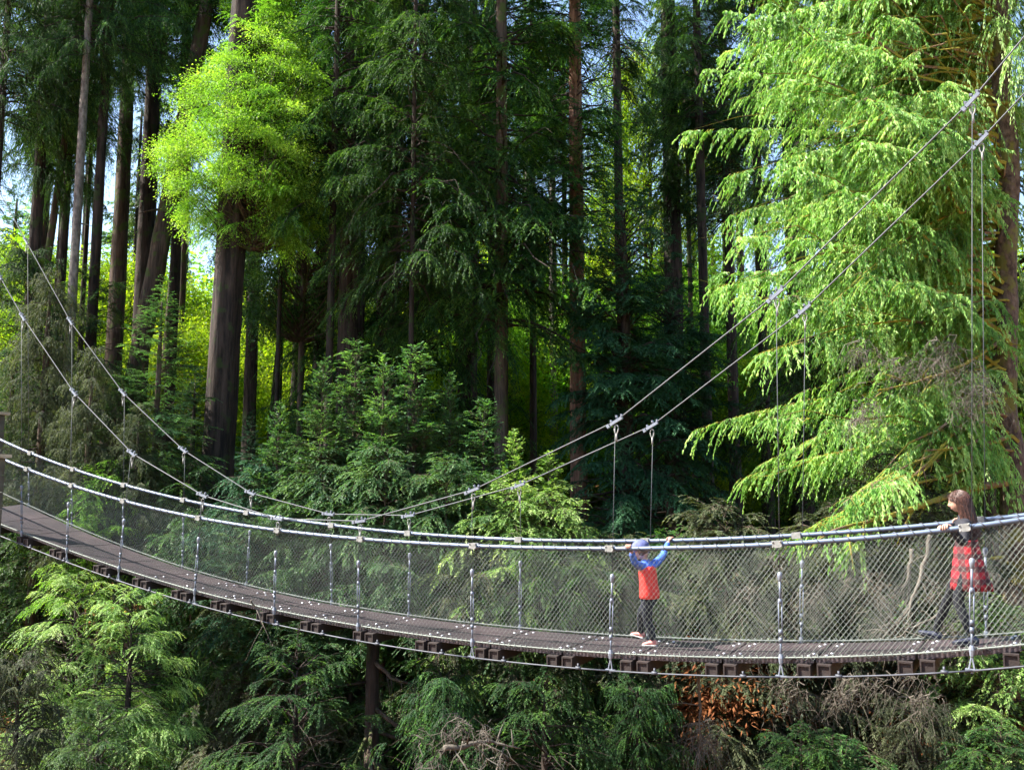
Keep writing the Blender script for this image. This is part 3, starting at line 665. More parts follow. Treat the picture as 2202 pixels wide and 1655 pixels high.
px_tree('dark_redwood', 890, 300, 20.5, 'dark fine-needled crown hanging in front of the upper middle trunks', wpx=12, h=22, cz=10.8, crown=C['redwood2'], cs=.58, rot=0.7, seed=35)
px_tree('dark_redwood', 720, 300, 22.0, 'dark crown draping over the upper part of the broad pair of trunks', wpx=16, h=23, cz=12.5, crown=C['redwood2'], cs=.66, rot=2.9, seed=37)
for k, (x, Y_, c_, l_) in enumerate(((1325, 27, 'redwood', 'dark crown closing the sky just left of the tall trunk at the top edge'), (1500, 31, 'redwood2', 'dark crown closing the sky just right of the tall trunk at the top edge'), (1620, 33, 'redwood', 'dark crown between the tall trunk and the top of the sunlit spruce'), (830, 31, 'redwood', 'highest dark crown straight above the pair of broad trunks'), (1000, 33, 'redwood2', 'high dark crown behind the bare trunk with snapped stubs'))):
    px_tree('dark_redwood', x, 100, Y_, l_, wpx=20, h=27, cz=15.5 if k == 0 else 12, crown=C[c_], cs=.5 if k == 0 else .8, rot=k * 1.1, seed=93 + k)
px_tree('drooping_spruce', 15, 60, 24, 'drooping dark crown filling the extreme top left corner', wpx=18, h=22, cz=11, crown=C['weep'], cs=.7, rot=3.1, seed=98)
px_tree('drooping_spruce', 165, 60, 28, 'drooping dark crown high above the pale knotted trunk', wpx=18, h=24, cz=11.5, crown=C['weep'], cs=.75, rot=4.4, seed=99)
# bright leafy crown
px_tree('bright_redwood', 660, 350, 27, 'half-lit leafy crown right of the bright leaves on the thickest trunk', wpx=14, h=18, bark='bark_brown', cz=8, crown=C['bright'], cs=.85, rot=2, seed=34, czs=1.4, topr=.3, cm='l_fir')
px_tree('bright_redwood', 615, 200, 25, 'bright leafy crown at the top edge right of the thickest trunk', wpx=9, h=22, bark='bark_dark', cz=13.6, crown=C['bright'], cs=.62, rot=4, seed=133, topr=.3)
for k, (x, w_, ln) in enumerate(((548, 9, 0), (574, 9, 1.2), (606, 12, 0), (640, 26, .2), (702, 11, 0), (716, 14, .2))):
    px_tree('slim_fir', x, 650, 33 + k, ['hair-thin dark stem before the green glow right of the thickest trunk', 'thin dark stem slanting right before the green glow', 'dark slender stem short of the mid-size grey trunk', 'mid-size grey-green trunk halfway between thickest trunk and the broad pair', 'thin stem left of the broad pair of trunks', 'pale thin stem touching the broad pair of trunks'][k],
            wpx=w_, h=19, lean=(ln, 0), bark='bark_pale' if k == 5 else 'bark_dark', cz=11, crown=C['far2'], cs=.45, rot=k, seed=40 + k)
for k, (x, w_) in enumerate(((1492, 11), (1524, 16), (1571, 14), (1603, 18), (1640, 10))):
    px_tree('slim_fir', x, 940, 34 + 2 * k, ['dark thin trunk at the left of the row under the sunlit spruce', 'pale straight trunk with green mossy foot left of the sunlit spruce', 'pale slim trunk third in the row under the sunlit spruce', 'grey trunk half covered by the lowest sprays of the sunlit spruce', 'thin trunk at the right end of the row under the sunlit spruce'][k],
            wpx=w_, h=21, bark='bark_pale' if k in (1, 2) else 'bark_brown', cz=12, crown=C['far2'], cs=.5, rot=k, seed=50 + k)

# far-off trees that nothing tells apart
r = np.random.default_rng(77)
src = []
for k, (cr, cm, h, cz, cs) in enumerate((('far1', None, 21, 9, .95), ('far2', None, 20, 8, 1.0), ('far1', 'l_bright', 17.5, 6, .9), ('far2', 'l_yellow', 15, 4, .9))):
    lab = ['far-off green conifer in the wood beyond the bridge', 'far-off green conifer in the wood beyond the bridge', 'far-off sunlit green conifer glowing in the wood beyond the bridge', 'far-off yellow-green conifer glowing in the wood beyond the bridge'][k]
    grp = ['far conifers', 'far conifers', 'far sunlit conifers', 'far yellow-green conifers'][k]
    e = tree('forest_conifer', 0, 60, lab, trunk_r=.22, h=h, cz=cz, crown=C[cr], cs=cs, cm=cm, bark='bark_brown', seed=60 + k, stubs=8, group=grp, topr=.3)
    src.append(e)
def copy_tree(e, X, Y, rz, s):
    c = e.copy(); COL.objects.link(c); c.location = (X, Y, float(ground_z(X, Y)) - .3); c.rotation_euler = (0, 0, rz); c.scale = (s, s, s)
    for ch in e.children:
        d = ch.copy(); COL.objects.link(d); d.parent = c
    return c
spots = []
for k in range(900):
    Y = r.uniform(57, 100); X = r.uniform(-.66, .66) * Y
    px = 1101 + X / Y * F
    if 1120 < px < 1215 and Y < 75: continue
    if any((X - a) ** 2 + (Y - b_) ** 2 < (3.4 + Y * .018) ** 2 for a, b_ in spots): continue
    spots.append((X, Y))
    if len(spots) >= 75: break
first = [True] * 4
for k, (X, Y) in enumerate(spots):
    j = int(r.choice(4, p=[.32, .25, .25, .18])); s = r.uniform(.8, 1.15)
    if first[j]:
        e = src[j]; e.location = (X, Y, float(ground_z(X, Y)) - .3); first[j] = False
    else: copy_tree(src[j], X, Y, r.uniform(0, 6.28), s)
# bright understory saplings catching the light beyond the front trunks
us = []
for k, (cr, lab, grp) in enumerate((('under', 'leafy young tree glowing light green between the far trunks', 'light green saplings between the far trunks'), ('bright2', 'leafy young tree glowing yellow-green between the far trunks', 'yellow-green saplings between the far trunks'))):
    us.append(tree('young_tree', 0, 50, lab, trunk_r=.05, h=4.5, cz=.8, crown=C[cr], cs=1, bark='bark_brown', seed=70 + k, group=grp, topr=.3, sides=8))
n = 0; f2 = [True, True]
for k in range(400):
    Y = r.uniform(35, 55); X = r.uniform(-.66, .62) * Y
    j = int(r.random() < .4); s = r.uniform(.6, 1.9)
    if f2[j]: us[j].location = (X, Y, float(ground_z(X, Y)) - .3); f2[j] = False
    else: copy_tree(us[j], X, Y, r.uniform(0, 6.28), s)
    n += 1
    if n >= 75: break

pt = tree('pole_tree', 0, 45, 'thin bare pole-like tree among the glowing leaves beyond the bridge', trunk_r=.11, h=19, cz=13, crown=C['far2'], cs=.28, bark='bark_dark', seed=88, stubs=10, group='thin pole trees beyond the bridge', sides=8)
n = 0
for k in range(500):
    Y = r.uniform(36, 60); X = r.uniform(-.6, .5) * Y; s = r.uniform(.7, 1.35)
    if n == 0: pt.location = (X, Y, float(ground_z(X, Y)) - .3)
    else: copy_tree(pt, X, Y, r.uniform(0, 6.28), s)
    n += 1
    if n >= 32: break
# ---- the sunlit spruce on the right
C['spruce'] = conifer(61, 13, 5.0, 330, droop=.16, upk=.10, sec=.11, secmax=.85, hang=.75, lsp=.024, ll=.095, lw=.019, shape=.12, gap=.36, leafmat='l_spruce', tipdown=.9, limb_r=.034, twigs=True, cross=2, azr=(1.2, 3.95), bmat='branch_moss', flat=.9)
YS = 15.2
p = at(2184, 800, YS)
X, Y = p[0], YS
g = float(ground_z(X, Y)) - .4
sp = empty('sunlit_spruce', (X, Y, g)); tag(sp, 'big sunlit spruce with pale hanging sprays and a mossy trunk at the right edge', 'tree')
zz = np.linspace(0, 24, 60); rr_ = np.interp(zz, [0, 2, 8, 12, 24], [.30, .21, .17, .15, .08])
mb = MB(); rs = np.random.default_rng(5)
Pt = np.stack([.045 * (zz - 8) + .06 * np.sin(zz * .9) + .03 * np.sin(zz * 2.3), 0 * zz, zz], 1)
wob = 1 + rs.normal(0, .05, (60, 20)) + .16 * np.exp(-((zz - (-g + .35)) / .55) ** 2)[:, None] * (1 + np.cos(np.arange(20) / 20 * 6.28 - 3.4))[None, :]
mb.tube(Pt, rr_, 20, wob=wob); mb.build('trunk', M['bark_moss'], sp, True)
for part, me in (('crown', C['spruce'][0]), ('limbs', C['spruce'][1])):
    o = bpy.data.objects.new(part, me); COL.objects.link(o); o.parent = sp; o.location = (0, 0, -g + .55); o.scale = (1.04, 1.04, 1.2)
YK = YS / 12.6
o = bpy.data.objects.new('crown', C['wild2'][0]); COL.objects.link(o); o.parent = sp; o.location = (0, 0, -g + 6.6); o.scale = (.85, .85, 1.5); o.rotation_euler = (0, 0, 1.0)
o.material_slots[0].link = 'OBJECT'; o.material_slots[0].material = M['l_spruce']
# mossy boughs reaching left from the trunk, from the photo: pixel paths
def bough(pts, Ys, r0, name='mossy_bough', par=None, mat='branch_moss', org=(0, 0, 0)):
    P = np.array([at(x, y, Yv) for (x, y), Yv in zip(pts, np.linspace(Ys[0], Ys[1], len(pts)) * YK)]) - np.array(org)
    s = np.linspace(0, 1, len(P)); ss = np.linspace(0, 1, 24)
    Q = np.stack([np.interp(ss, s, P[:, i]) for i in range(3)], 1); rs2 = np.random.default_rng(len(pts) + int(pts[0][1]))
    Q[1:] += np.cumsum(rs2.normal(0, .008, (23, 3)), 0)
    mb = MB(); mb.tube(Q, r0 * (1.05 - .85 * ss), 7, wob=1 + rs2.normal(0, .14, (24, 7)))
    for k in range(3, 23, 2):
        d = rs2.normal(0, 1, 3) * np.array((.5, .4, .5)) + (Q[k] - Q[k - 1]) * 5; d = unit(d) * rs2.uniform(.15, .6); d[2] -= .1
        mb.tube([Q[k], Q[k] + d * .5, Q[k] + d + np.array((0, 0, -.05))], [r0 * .35, r0 * .25, .003], 4)
    o = mb.build(name, M[mat], par, True); return o
org = (X, Y, g)
for pts, Ys, r0 in (([(2178, 1035), (2080, 1050), (1990, 1075), (1900, 1105), (1820, 1125), (1750, 1150)], (12.2, 9.6), .062),
                    ([(2180, 985), (2100, 1000), (2030, 1030), (1960, 1050), (1900, 1062)], (12.6, 10.4), .035),
                    ([(2180, 900), (2110, 880), (2060, 920), (2000, 990), (1930, 1050), (1860, 1085)], (12.6, 10.1), .035),
                    ([(2180, 680), (2150, 740), (2090, 780), (2030, 810), (1970, 830), (1900, 845)], (12.6, 10.2), .038),
                    ([(2170, 770), (2100, 770), (2040, 760), (1960, 800), (1880, 850)], (12.6, 13.0), .022),
                    ([(2180, 220), (2100, 225), (2000, 240), (1900, 250), (1800, 252)], (12.6, 10.6), .03),
                    ([(2180, 1190), (2100, 1210), (2020, 1235), (1960, 1245), (1900, 1258)], (12.6, 12.3), .03),
                    ([(2180, 1130), (2140, 1100), (2110, 1135), (2090, 1180)], (12.6, 12.9), .03)):
    bough(pts, Ys, r0, par=sp, org=org)

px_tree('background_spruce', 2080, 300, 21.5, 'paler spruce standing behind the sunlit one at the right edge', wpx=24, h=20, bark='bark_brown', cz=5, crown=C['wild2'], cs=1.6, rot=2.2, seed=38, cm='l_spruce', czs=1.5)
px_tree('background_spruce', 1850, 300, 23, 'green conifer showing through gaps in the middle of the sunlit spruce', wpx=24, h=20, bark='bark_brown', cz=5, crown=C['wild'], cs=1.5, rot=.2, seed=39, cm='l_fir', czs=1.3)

px_tree('glade_tree', 1150, 800, 42, 'tall yellow-green leafy tree glowing in the gap right of the bare trunk', wpx=8, h=13, bark='bark_brown', cz=4.2, crown=C['bright2'], cs=1.3, rot=.2, seed=84, czs=1.3)
px_tree('glade_tree', 1195, 900, 38, 'low yellow leafy tree glowing behind the rising right cables', wpx=8, h=8, bark='bark_brown', cz=1.4, crown=C['bright2'], cs=1.0, rot=1.2, seed=85)
px_tree('glade_tree', 1400, 500, 38, 'yellow-lit leafy tree left of the tall trunk that reaches the top edge', wpx=10, h=18, bark='bark_brown', cz=9, crown=C['bright2'], cs=1.2, rot=2.2, seed=86, czs=1.6)

tree('dark_redwood', -18.5, 27, 'unseen dark tree added outside the left edge to shade the wood', crown=C['redwood'], trunk_r=.3, h=17, cz=8.5, cs=.6, rot=1, seed=91)  # this tree and the next stay out of view, added to shade the left foliage
tree('dark_redwood', -20.5, 32, 'second unseen dark tree added outside the left edge for shade, farther into the wood', crown=C['redwood2'], trunk_r=.3, h=19, cz=8, cs=.7, rot=2, seed=92)
# ------------------------------------------------------------------ mid-distance shrubs and young trees
RD = dict(redwood=3.7, redwood2=3.9, far1=3.3, far2=2.9, weep=4.2, fir=2.3, hemlock=1.5, hemlock2=1.7, bush=1.8, teal=3.2, wild=2.9, wild2=3.2, bright=3.4, bright2=2.8, under=3, fern=.3)
def shrub(name, px, ytop, Y, crown, label, cs=1.0, czs=1, rot=0, cm=None, hgt=None, cat='shrub', trunk_r=.05, bark='bark_brown', group=None, lean=(0, 0)):
    """plant whose TOP shows at photo pixel (px, ytop)"""
    R_ = RD[crown] * cs * .85
    for _ in range(200):
        top = at(px, ytop, Y); wp = (top[:2] - P0) @ NRM; tt = (top[:2] - P0) @ DIR
        if wp > .55 and wp < WID + R_: Y *= 1.01
        elif wp <= .55 and wp > -R_ and top[2] > float(ND(tt)) - .35: Y *= .99
        else: break
    g = float(ground_z(top[0], Y)) - .2
    H = C[crown][2] * cs * czs
    cz = max(top[2] - g - H, -.6)
    return tree(name, top[0], Y, label, crown=C[crown][:2], trunk_r=trunk_r, h=max(top[2] - g - .15, .5), cz=cz, cs=cs, czs=czs, rot=rot, cm=cm, bark=bark, cat=cat, group=group, topr=.15, sides=8, lean=lean, seed=int(px) % 91)
HT = dict(redwood=15, redwood2=15, far1=14, far2=13, weep=12, fir=6.2, hemlock=4.6, hemlock2=4.2, bush=3.0, teal=7, bright=8, bright2=6, under=5, wild=7.5, wild2=7.0)
for k, h_ in HT.items(): C[k] = (*C[k][:2], h_)
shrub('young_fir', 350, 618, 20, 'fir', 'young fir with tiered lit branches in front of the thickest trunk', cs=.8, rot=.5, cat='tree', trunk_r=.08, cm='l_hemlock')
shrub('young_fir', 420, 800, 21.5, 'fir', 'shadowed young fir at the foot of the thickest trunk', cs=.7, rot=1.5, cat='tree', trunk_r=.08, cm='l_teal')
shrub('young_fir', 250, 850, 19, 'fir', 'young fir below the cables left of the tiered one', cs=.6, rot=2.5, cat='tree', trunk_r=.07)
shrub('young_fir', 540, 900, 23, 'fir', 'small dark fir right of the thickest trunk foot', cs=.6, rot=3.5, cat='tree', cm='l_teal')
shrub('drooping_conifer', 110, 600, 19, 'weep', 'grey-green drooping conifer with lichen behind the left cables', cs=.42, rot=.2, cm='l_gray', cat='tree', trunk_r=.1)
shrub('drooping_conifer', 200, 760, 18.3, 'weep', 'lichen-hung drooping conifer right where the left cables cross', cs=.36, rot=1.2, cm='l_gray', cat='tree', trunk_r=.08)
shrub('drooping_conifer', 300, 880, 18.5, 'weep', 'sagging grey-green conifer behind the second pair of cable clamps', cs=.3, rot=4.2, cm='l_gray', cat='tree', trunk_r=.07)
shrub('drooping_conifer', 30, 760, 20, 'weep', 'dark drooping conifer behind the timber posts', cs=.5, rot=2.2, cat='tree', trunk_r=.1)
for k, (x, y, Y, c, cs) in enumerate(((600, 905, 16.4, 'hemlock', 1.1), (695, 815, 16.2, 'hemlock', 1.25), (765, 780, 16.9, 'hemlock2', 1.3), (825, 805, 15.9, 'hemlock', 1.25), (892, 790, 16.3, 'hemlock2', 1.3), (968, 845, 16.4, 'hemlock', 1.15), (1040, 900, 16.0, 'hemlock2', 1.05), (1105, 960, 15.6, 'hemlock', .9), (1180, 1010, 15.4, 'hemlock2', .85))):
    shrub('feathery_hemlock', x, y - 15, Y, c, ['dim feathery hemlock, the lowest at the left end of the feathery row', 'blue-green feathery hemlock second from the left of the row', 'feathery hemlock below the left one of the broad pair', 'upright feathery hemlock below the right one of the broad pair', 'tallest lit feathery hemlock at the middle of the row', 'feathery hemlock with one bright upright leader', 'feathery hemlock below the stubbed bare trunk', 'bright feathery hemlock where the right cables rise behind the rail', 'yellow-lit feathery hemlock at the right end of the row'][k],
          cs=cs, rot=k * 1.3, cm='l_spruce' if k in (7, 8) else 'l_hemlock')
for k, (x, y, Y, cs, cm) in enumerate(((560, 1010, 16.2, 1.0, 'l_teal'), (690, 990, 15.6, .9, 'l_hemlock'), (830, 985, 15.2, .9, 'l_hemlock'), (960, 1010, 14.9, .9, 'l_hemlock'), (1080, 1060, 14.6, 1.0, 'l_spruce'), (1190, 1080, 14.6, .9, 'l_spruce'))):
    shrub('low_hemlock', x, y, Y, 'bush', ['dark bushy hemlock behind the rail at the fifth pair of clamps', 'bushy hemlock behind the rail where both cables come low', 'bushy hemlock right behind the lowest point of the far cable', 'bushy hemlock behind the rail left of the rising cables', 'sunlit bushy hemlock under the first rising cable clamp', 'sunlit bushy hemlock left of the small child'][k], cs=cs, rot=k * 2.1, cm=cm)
for k, (x, y, Y, cs, lb) in enumerate(((65, 560, 24, .7, 'dark branchy conifer filling the wood behind the far left cable clamps'), (200, 600, 25, .7, 'dark branchy conifer at the foot of the leaning trunk'), (690, 600, 28, .7, 'dark branchy conifer just left of the broad pair of trunks'))):
    shrub('branchy_conifer', x, y, Y, 'wild' if k % 2 else 'wild2', lb, cs=cs, rot=k * 1.4, cm='l_redwood', cat='tree', trunk_r=.1, bark='bark_dark', czs=1.2)
# plants seen through the mesh and below the deck
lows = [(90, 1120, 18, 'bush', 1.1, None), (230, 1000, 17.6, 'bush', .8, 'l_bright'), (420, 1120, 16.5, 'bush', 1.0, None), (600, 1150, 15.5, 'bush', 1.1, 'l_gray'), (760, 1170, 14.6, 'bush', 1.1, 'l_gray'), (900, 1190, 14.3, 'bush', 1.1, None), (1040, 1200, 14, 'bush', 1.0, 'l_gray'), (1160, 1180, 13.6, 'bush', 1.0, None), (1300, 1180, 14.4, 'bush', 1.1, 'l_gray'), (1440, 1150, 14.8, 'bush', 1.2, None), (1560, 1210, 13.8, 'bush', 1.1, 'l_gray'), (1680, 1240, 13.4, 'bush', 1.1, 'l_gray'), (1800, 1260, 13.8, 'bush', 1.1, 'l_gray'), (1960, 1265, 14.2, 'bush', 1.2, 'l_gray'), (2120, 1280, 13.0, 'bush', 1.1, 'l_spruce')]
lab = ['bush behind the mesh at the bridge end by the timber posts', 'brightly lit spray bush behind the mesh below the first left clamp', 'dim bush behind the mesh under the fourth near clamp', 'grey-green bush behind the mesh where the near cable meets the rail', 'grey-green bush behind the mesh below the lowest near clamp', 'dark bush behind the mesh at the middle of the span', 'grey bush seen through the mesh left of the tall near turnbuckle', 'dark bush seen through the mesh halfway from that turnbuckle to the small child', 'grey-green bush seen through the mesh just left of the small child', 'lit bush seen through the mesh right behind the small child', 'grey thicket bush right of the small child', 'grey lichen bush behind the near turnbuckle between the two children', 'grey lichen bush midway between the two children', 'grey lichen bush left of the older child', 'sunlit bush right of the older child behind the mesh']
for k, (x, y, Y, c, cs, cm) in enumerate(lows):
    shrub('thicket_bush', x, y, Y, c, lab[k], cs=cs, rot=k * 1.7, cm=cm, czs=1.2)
# trees growing up from the ravine below the bridge: (px, ytop, distance); dark redwood needles stand in for shade below the deck
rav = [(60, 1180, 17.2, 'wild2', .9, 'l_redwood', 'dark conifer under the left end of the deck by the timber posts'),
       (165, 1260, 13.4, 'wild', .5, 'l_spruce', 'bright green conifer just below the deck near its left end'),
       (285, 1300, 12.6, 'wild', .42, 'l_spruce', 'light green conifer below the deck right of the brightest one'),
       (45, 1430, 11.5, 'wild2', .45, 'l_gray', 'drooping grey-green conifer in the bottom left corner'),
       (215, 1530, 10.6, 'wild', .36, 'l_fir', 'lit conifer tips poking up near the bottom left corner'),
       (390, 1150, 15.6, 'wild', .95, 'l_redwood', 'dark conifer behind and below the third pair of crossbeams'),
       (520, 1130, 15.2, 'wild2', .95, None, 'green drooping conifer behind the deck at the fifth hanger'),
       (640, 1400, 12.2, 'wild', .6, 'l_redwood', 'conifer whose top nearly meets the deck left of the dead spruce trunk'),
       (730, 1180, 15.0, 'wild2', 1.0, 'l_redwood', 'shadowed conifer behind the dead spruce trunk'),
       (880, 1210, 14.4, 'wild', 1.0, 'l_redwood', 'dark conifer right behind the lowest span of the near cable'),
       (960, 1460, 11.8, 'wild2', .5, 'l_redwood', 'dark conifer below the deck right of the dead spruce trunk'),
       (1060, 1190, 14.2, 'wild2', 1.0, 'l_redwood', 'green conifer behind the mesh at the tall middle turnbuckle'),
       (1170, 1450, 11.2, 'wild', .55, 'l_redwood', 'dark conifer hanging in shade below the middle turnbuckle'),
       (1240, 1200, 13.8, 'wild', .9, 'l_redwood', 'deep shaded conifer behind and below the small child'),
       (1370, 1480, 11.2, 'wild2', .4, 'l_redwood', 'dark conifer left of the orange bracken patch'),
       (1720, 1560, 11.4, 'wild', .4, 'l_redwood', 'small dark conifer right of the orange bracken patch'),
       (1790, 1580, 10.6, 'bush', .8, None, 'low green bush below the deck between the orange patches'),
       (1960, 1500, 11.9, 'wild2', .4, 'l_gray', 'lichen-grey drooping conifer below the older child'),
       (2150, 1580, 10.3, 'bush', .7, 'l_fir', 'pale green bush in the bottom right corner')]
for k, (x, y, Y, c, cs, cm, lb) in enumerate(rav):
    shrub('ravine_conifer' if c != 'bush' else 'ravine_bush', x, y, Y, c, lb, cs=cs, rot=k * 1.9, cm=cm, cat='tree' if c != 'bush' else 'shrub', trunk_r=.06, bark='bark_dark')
# spruce trunk right under the deck with bare side branches
p = at(803, 1400, 13.0); g = float(ground_z(p[0], 13.0)) - .3; zt_ = p[2] - .02
e = empty('bare_spruce', (p[0], 13.0, g)); tag(e, 'dark dead spruce trunk with bare spreading branches right below the deck', 'tree')
H_ = at(803, 1376, 13.0)[2] - g
o = bpy.data.objects.new('trunk', trunk_mesh([(0, 0, 0), (.03, 0, H_ * .5), (0, 0, H_)], [.2, .13, .11, .09], M['bark_dark'], 14, seed=9, stubs=26, stub_len=1.0)); COL.objects.link(o); o.parent = e
rs = np.random.default_rng(15)
for k in range(9):
    a = rs.uniform(-2.6, .4); l = rs.uniform(1.0, 2.4); z = H_ - .25 - rs.uniform(0, 1.9)
    s = np.linspace(0, 1, 10); P = np.stack([np.cos(a) * l * s, np.sin(a) * l * s, z - .45 * l * s + .35 * l * s ** 2.5], 1); P[1:] += np.cumsum(rs.normal(0, .02, (9, 3)), 0)
    mb = MB(); mb.tube(P, .03 * (1.05 - s) + .003, 6)
    for j in range(2, 10):
        for sg in (-1, 1):
            d = unit(P[j] - P[j - 1] + sg * np.array((-np.sin(a), np.cos(a), 0)) * .15 + rs.normal(0, .05, 3)) * rs.uniform(.2, .5) * (1.2 - s[j]); mb.tube([P[j], P[j] + d * .6, P[j] + d + np.array((0, 0, -.08))], [.009, .006, .002], 4)
    mb.build('bare_branch', M['bark_brown'], e, True)
# snapped log
def log(pts, Ys, r0, label, name='fallen_branch', mat='dead'):
    global YK; YK = 1
    o = bough(pts, Ys, r0, name=name, mat=mat); tag(o, label, 'branch'); return o
log([(955, 1608), (1010, 1590), (1060, 1585), (1130, 1600)], (10.2, 10.6), .035, 'pale snapped branch lying in the ravine right of the bare spruce trunk')
log([(540, 1290), (570, 1360), (590, 1400)], (12.8, 13), .012, 'thin grey twig hanging below the deck left of the bare spruce trunk')
log([(1503, 1440), (1500, 1540), (1495, 1655)], (11.0, 11.0), .022, 'gnarled pale root-like stem hanging below the deck right of the small child')
log([(2000, 1150), (1975, 1250), (1950, 1310), (1890, 1375)], (11.6, 11.4), .03, 'pale crooked dead bough seen through the mesh left of the older child')
log([(1960, 1180), (1965, 1260), (1955, 1340)], (11.9, 11.9), .03, 'shaggy pale dead bough hanging beside the crooked one')
log([(2020, 1320), (1960, 1350), (1900, 1385)], (10.9, 10.9), .018, 'thin pale dead bough low behind the mesh by the older child\'s front foot')
# dead hanging twig thickets
def thicket(x0, x1, y0, y1, Y0, Y1, n, label, seed, ln=.5):
    r = np.random.default_rng(seed)
    c = r.uniform(0, 1, (max(6, n // 28), 2)); k = r.integers(0, len(c), n)
    X_ = x0 + (x1 - x0) * np.clip(c[k, 0] + r.normal(0, .06, n), 0, 1); Y_ = y0 + (y1 - y0) * np.clip(c[k, 1] + r.normal(0, .08, n), 0, 1); D_ = r.uniform(Y0, Y1, n)
    S = np.array([at(a, b_, d) for a, b_, d in zip(X_, Y_, D_)])
    l = ln * r.uniform(.3, 1.3, n); u = np.linspace(0, 1, 6)
    a = r.uniform(0, 6.28, n); h0 = np.stack([np.cos(a), np.sin(a), r.normal(0, .3, n)], 1)
    P = S[:, None] + h0[:, None] * (l[:, None] * .6 * u[None, :] ** .8)[..., None] + np.array((0, 0, -1.)) * (l[:, None] * .8 * u[None, :] ** 2)[..., None] + r.normal(0, .03, (n, 6, 3))
    mb = MB(); mb.many(P, .0042 * (1.15 - u)[None, :] * r.uniform(.5, 1.5, n)[:, None], 3)
    # finer side twigs
    m = n * 4; kk = r.integers(0, n, m); uu = r.integers(1, 6, m); s2 = P[kk, uu]; d2 = unit(r.normal(0, 1, (m, 3)) - np.array((0, 0, .5))) * (r.uniform(.04, .2, m)[:, None]); v = np.linspace(0, 1, 3)
    Q = s2[:, None] + d2[:, None] * v[None, :, None] + np.array((0, 0, -.05)) * (v ** 2)[None, :, None]
    mb.many(Q, .0024 * (1.2 - v)[None, :] * np.ones((m, 1)), 3)
    tag(mb.build('dead_twig_thicket', M['dead']), label, 'thicket', kind='stuff')
thicket(1540, 1800, 1180, 1380, 11.6, 13.4, 170, 'mass of dead grey hanging twigs behind the mesh between the two children', 1)
thicket(1800, 2190, 1230, 1400, 10.6, 13.0, 180, 'mass of dead pale twigs behind the mesh beside the older child', 2)
thicket(1650, 2050, 1440, 1540, 10.4, 12.0, 130, 'mass of dead grey twigs hanging below the right part of the deck', 3)
thicket(1440, 1530, 1540, 1640, 10.6, 11.6, 60, 'mass of brown dead twigs hanging below the orange bracken patch', 4)
thicket(900, 1120, 1540, 1650, 10.0, 10.8, 70, 'dead twigs around the pale snapped branch in the ravine', 5)
thicket(1840, 2120, 720, 900, 12.4, 13.4, 300, 'dead inner twigs showing in the sunlit spruce near its trunk', 6)
# far-off wood as one mass, and undergrowth
r = np.random.default_rng(99); mb = MB(); n = 150000
Y = r.uniform(88, 125, n); X = r.uniform(-.72, .72, n) * Y
top = 17 + 6 * np.sin(X * .11) + 4 * np.sin(X * .31 + 1) + 3 * np.sin(X * .9)
z = ground_z(X, Y) + (r.random(n) ** .85) * top
Nn = unit(r.normal(0, 1, (n, 3)) + np.array((0, -.3, .8))); D = unit(r.normal(0, 1, (n, 3)) * np.array((1, 1, .5)))
mb.leaves(np.stack([X, Y, z], 1), D, Nn, r.uniform(.4, 1.1, n), r.uniform(.15, .4, n), r.random(n))
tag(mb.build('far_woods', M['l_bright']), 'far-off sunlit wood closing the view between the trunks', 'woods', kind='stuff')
mb = MB(); n = 260000
Y = 9 + 45 * r.random(n) ** 1.2; X = r.uniform(-.68, .68, n) * Y
keep = noise3(np.stack([X, Y, 0 * X], 1), .55, r) + .55 > 0
X, Y = X[keep], Y[keep]; n = len(X)
z = ground_z(X, Y) + r.random(n) ** 2 * .9
D = unit(r.normal(0, 1, (n, 3)) * np.array((1, 1, .4)) + np.array((0, 0, .35))); Nn = unit(np.array((0, 0, 1.)) + r.normal(0, .5, (n, 3)))
mb.leaves(np.stack([X, Y, z], 1), D, Nn, r.uniform(.08, .3, n), r.uniform(.02, .06, n), r.random(n))
tag(mb.build('undergrowth', M['l_fir']), 'ferns and low undergrowth covering the ravine slope', 'undergrowth', kind='stuff')

C['fern'] = (*leafy(54, .9, .9, 60, 9000, .10, .022, 'l_orange', cl=.20), .9)
def ground_hit(x, y):
    r_ = ray(x, y)
    for Y_ in np.arange(5, 60, .1):
        p_ = r_ * (Y_ / r_[1])
        if p_[2] < float(ground_z(p_[0], Y_)): return p_
    return p_
for k, (x, y, cs_, l_) in enumerate(((1545, 1500, 1.3, 'orange dry bracken patch right under the deck, right of the small child'), (1620, 1475, .9, 'smaller orange bracken patch just right of the biggest one'), (1890, 1560, 1.1, 'orange dry bracken patch below the older child'), (2110, 1630, .9, 'orange dry bracken patch in the bottom right corner'), (430, 1400, .8, 'small dull orange bracken patch under the left part of the deck'), (1030, 1560, .7, 'small orange bracken patch above the pale snapped branch'))):
    p_ = ground_hit(x, y); e = empty('dry_bracken', (p_[0], p_[1], p_[2] - .15)); tag(e, l_, 'fern')
    for nm, me in zip(('fronds', 'stems'), C['fern'][:2]):
        o = bpy.data.objects.new(nm, me); COL.objects.link(o); o.parent = e; o.scale = (cs_, cs_, cs_ * .8)
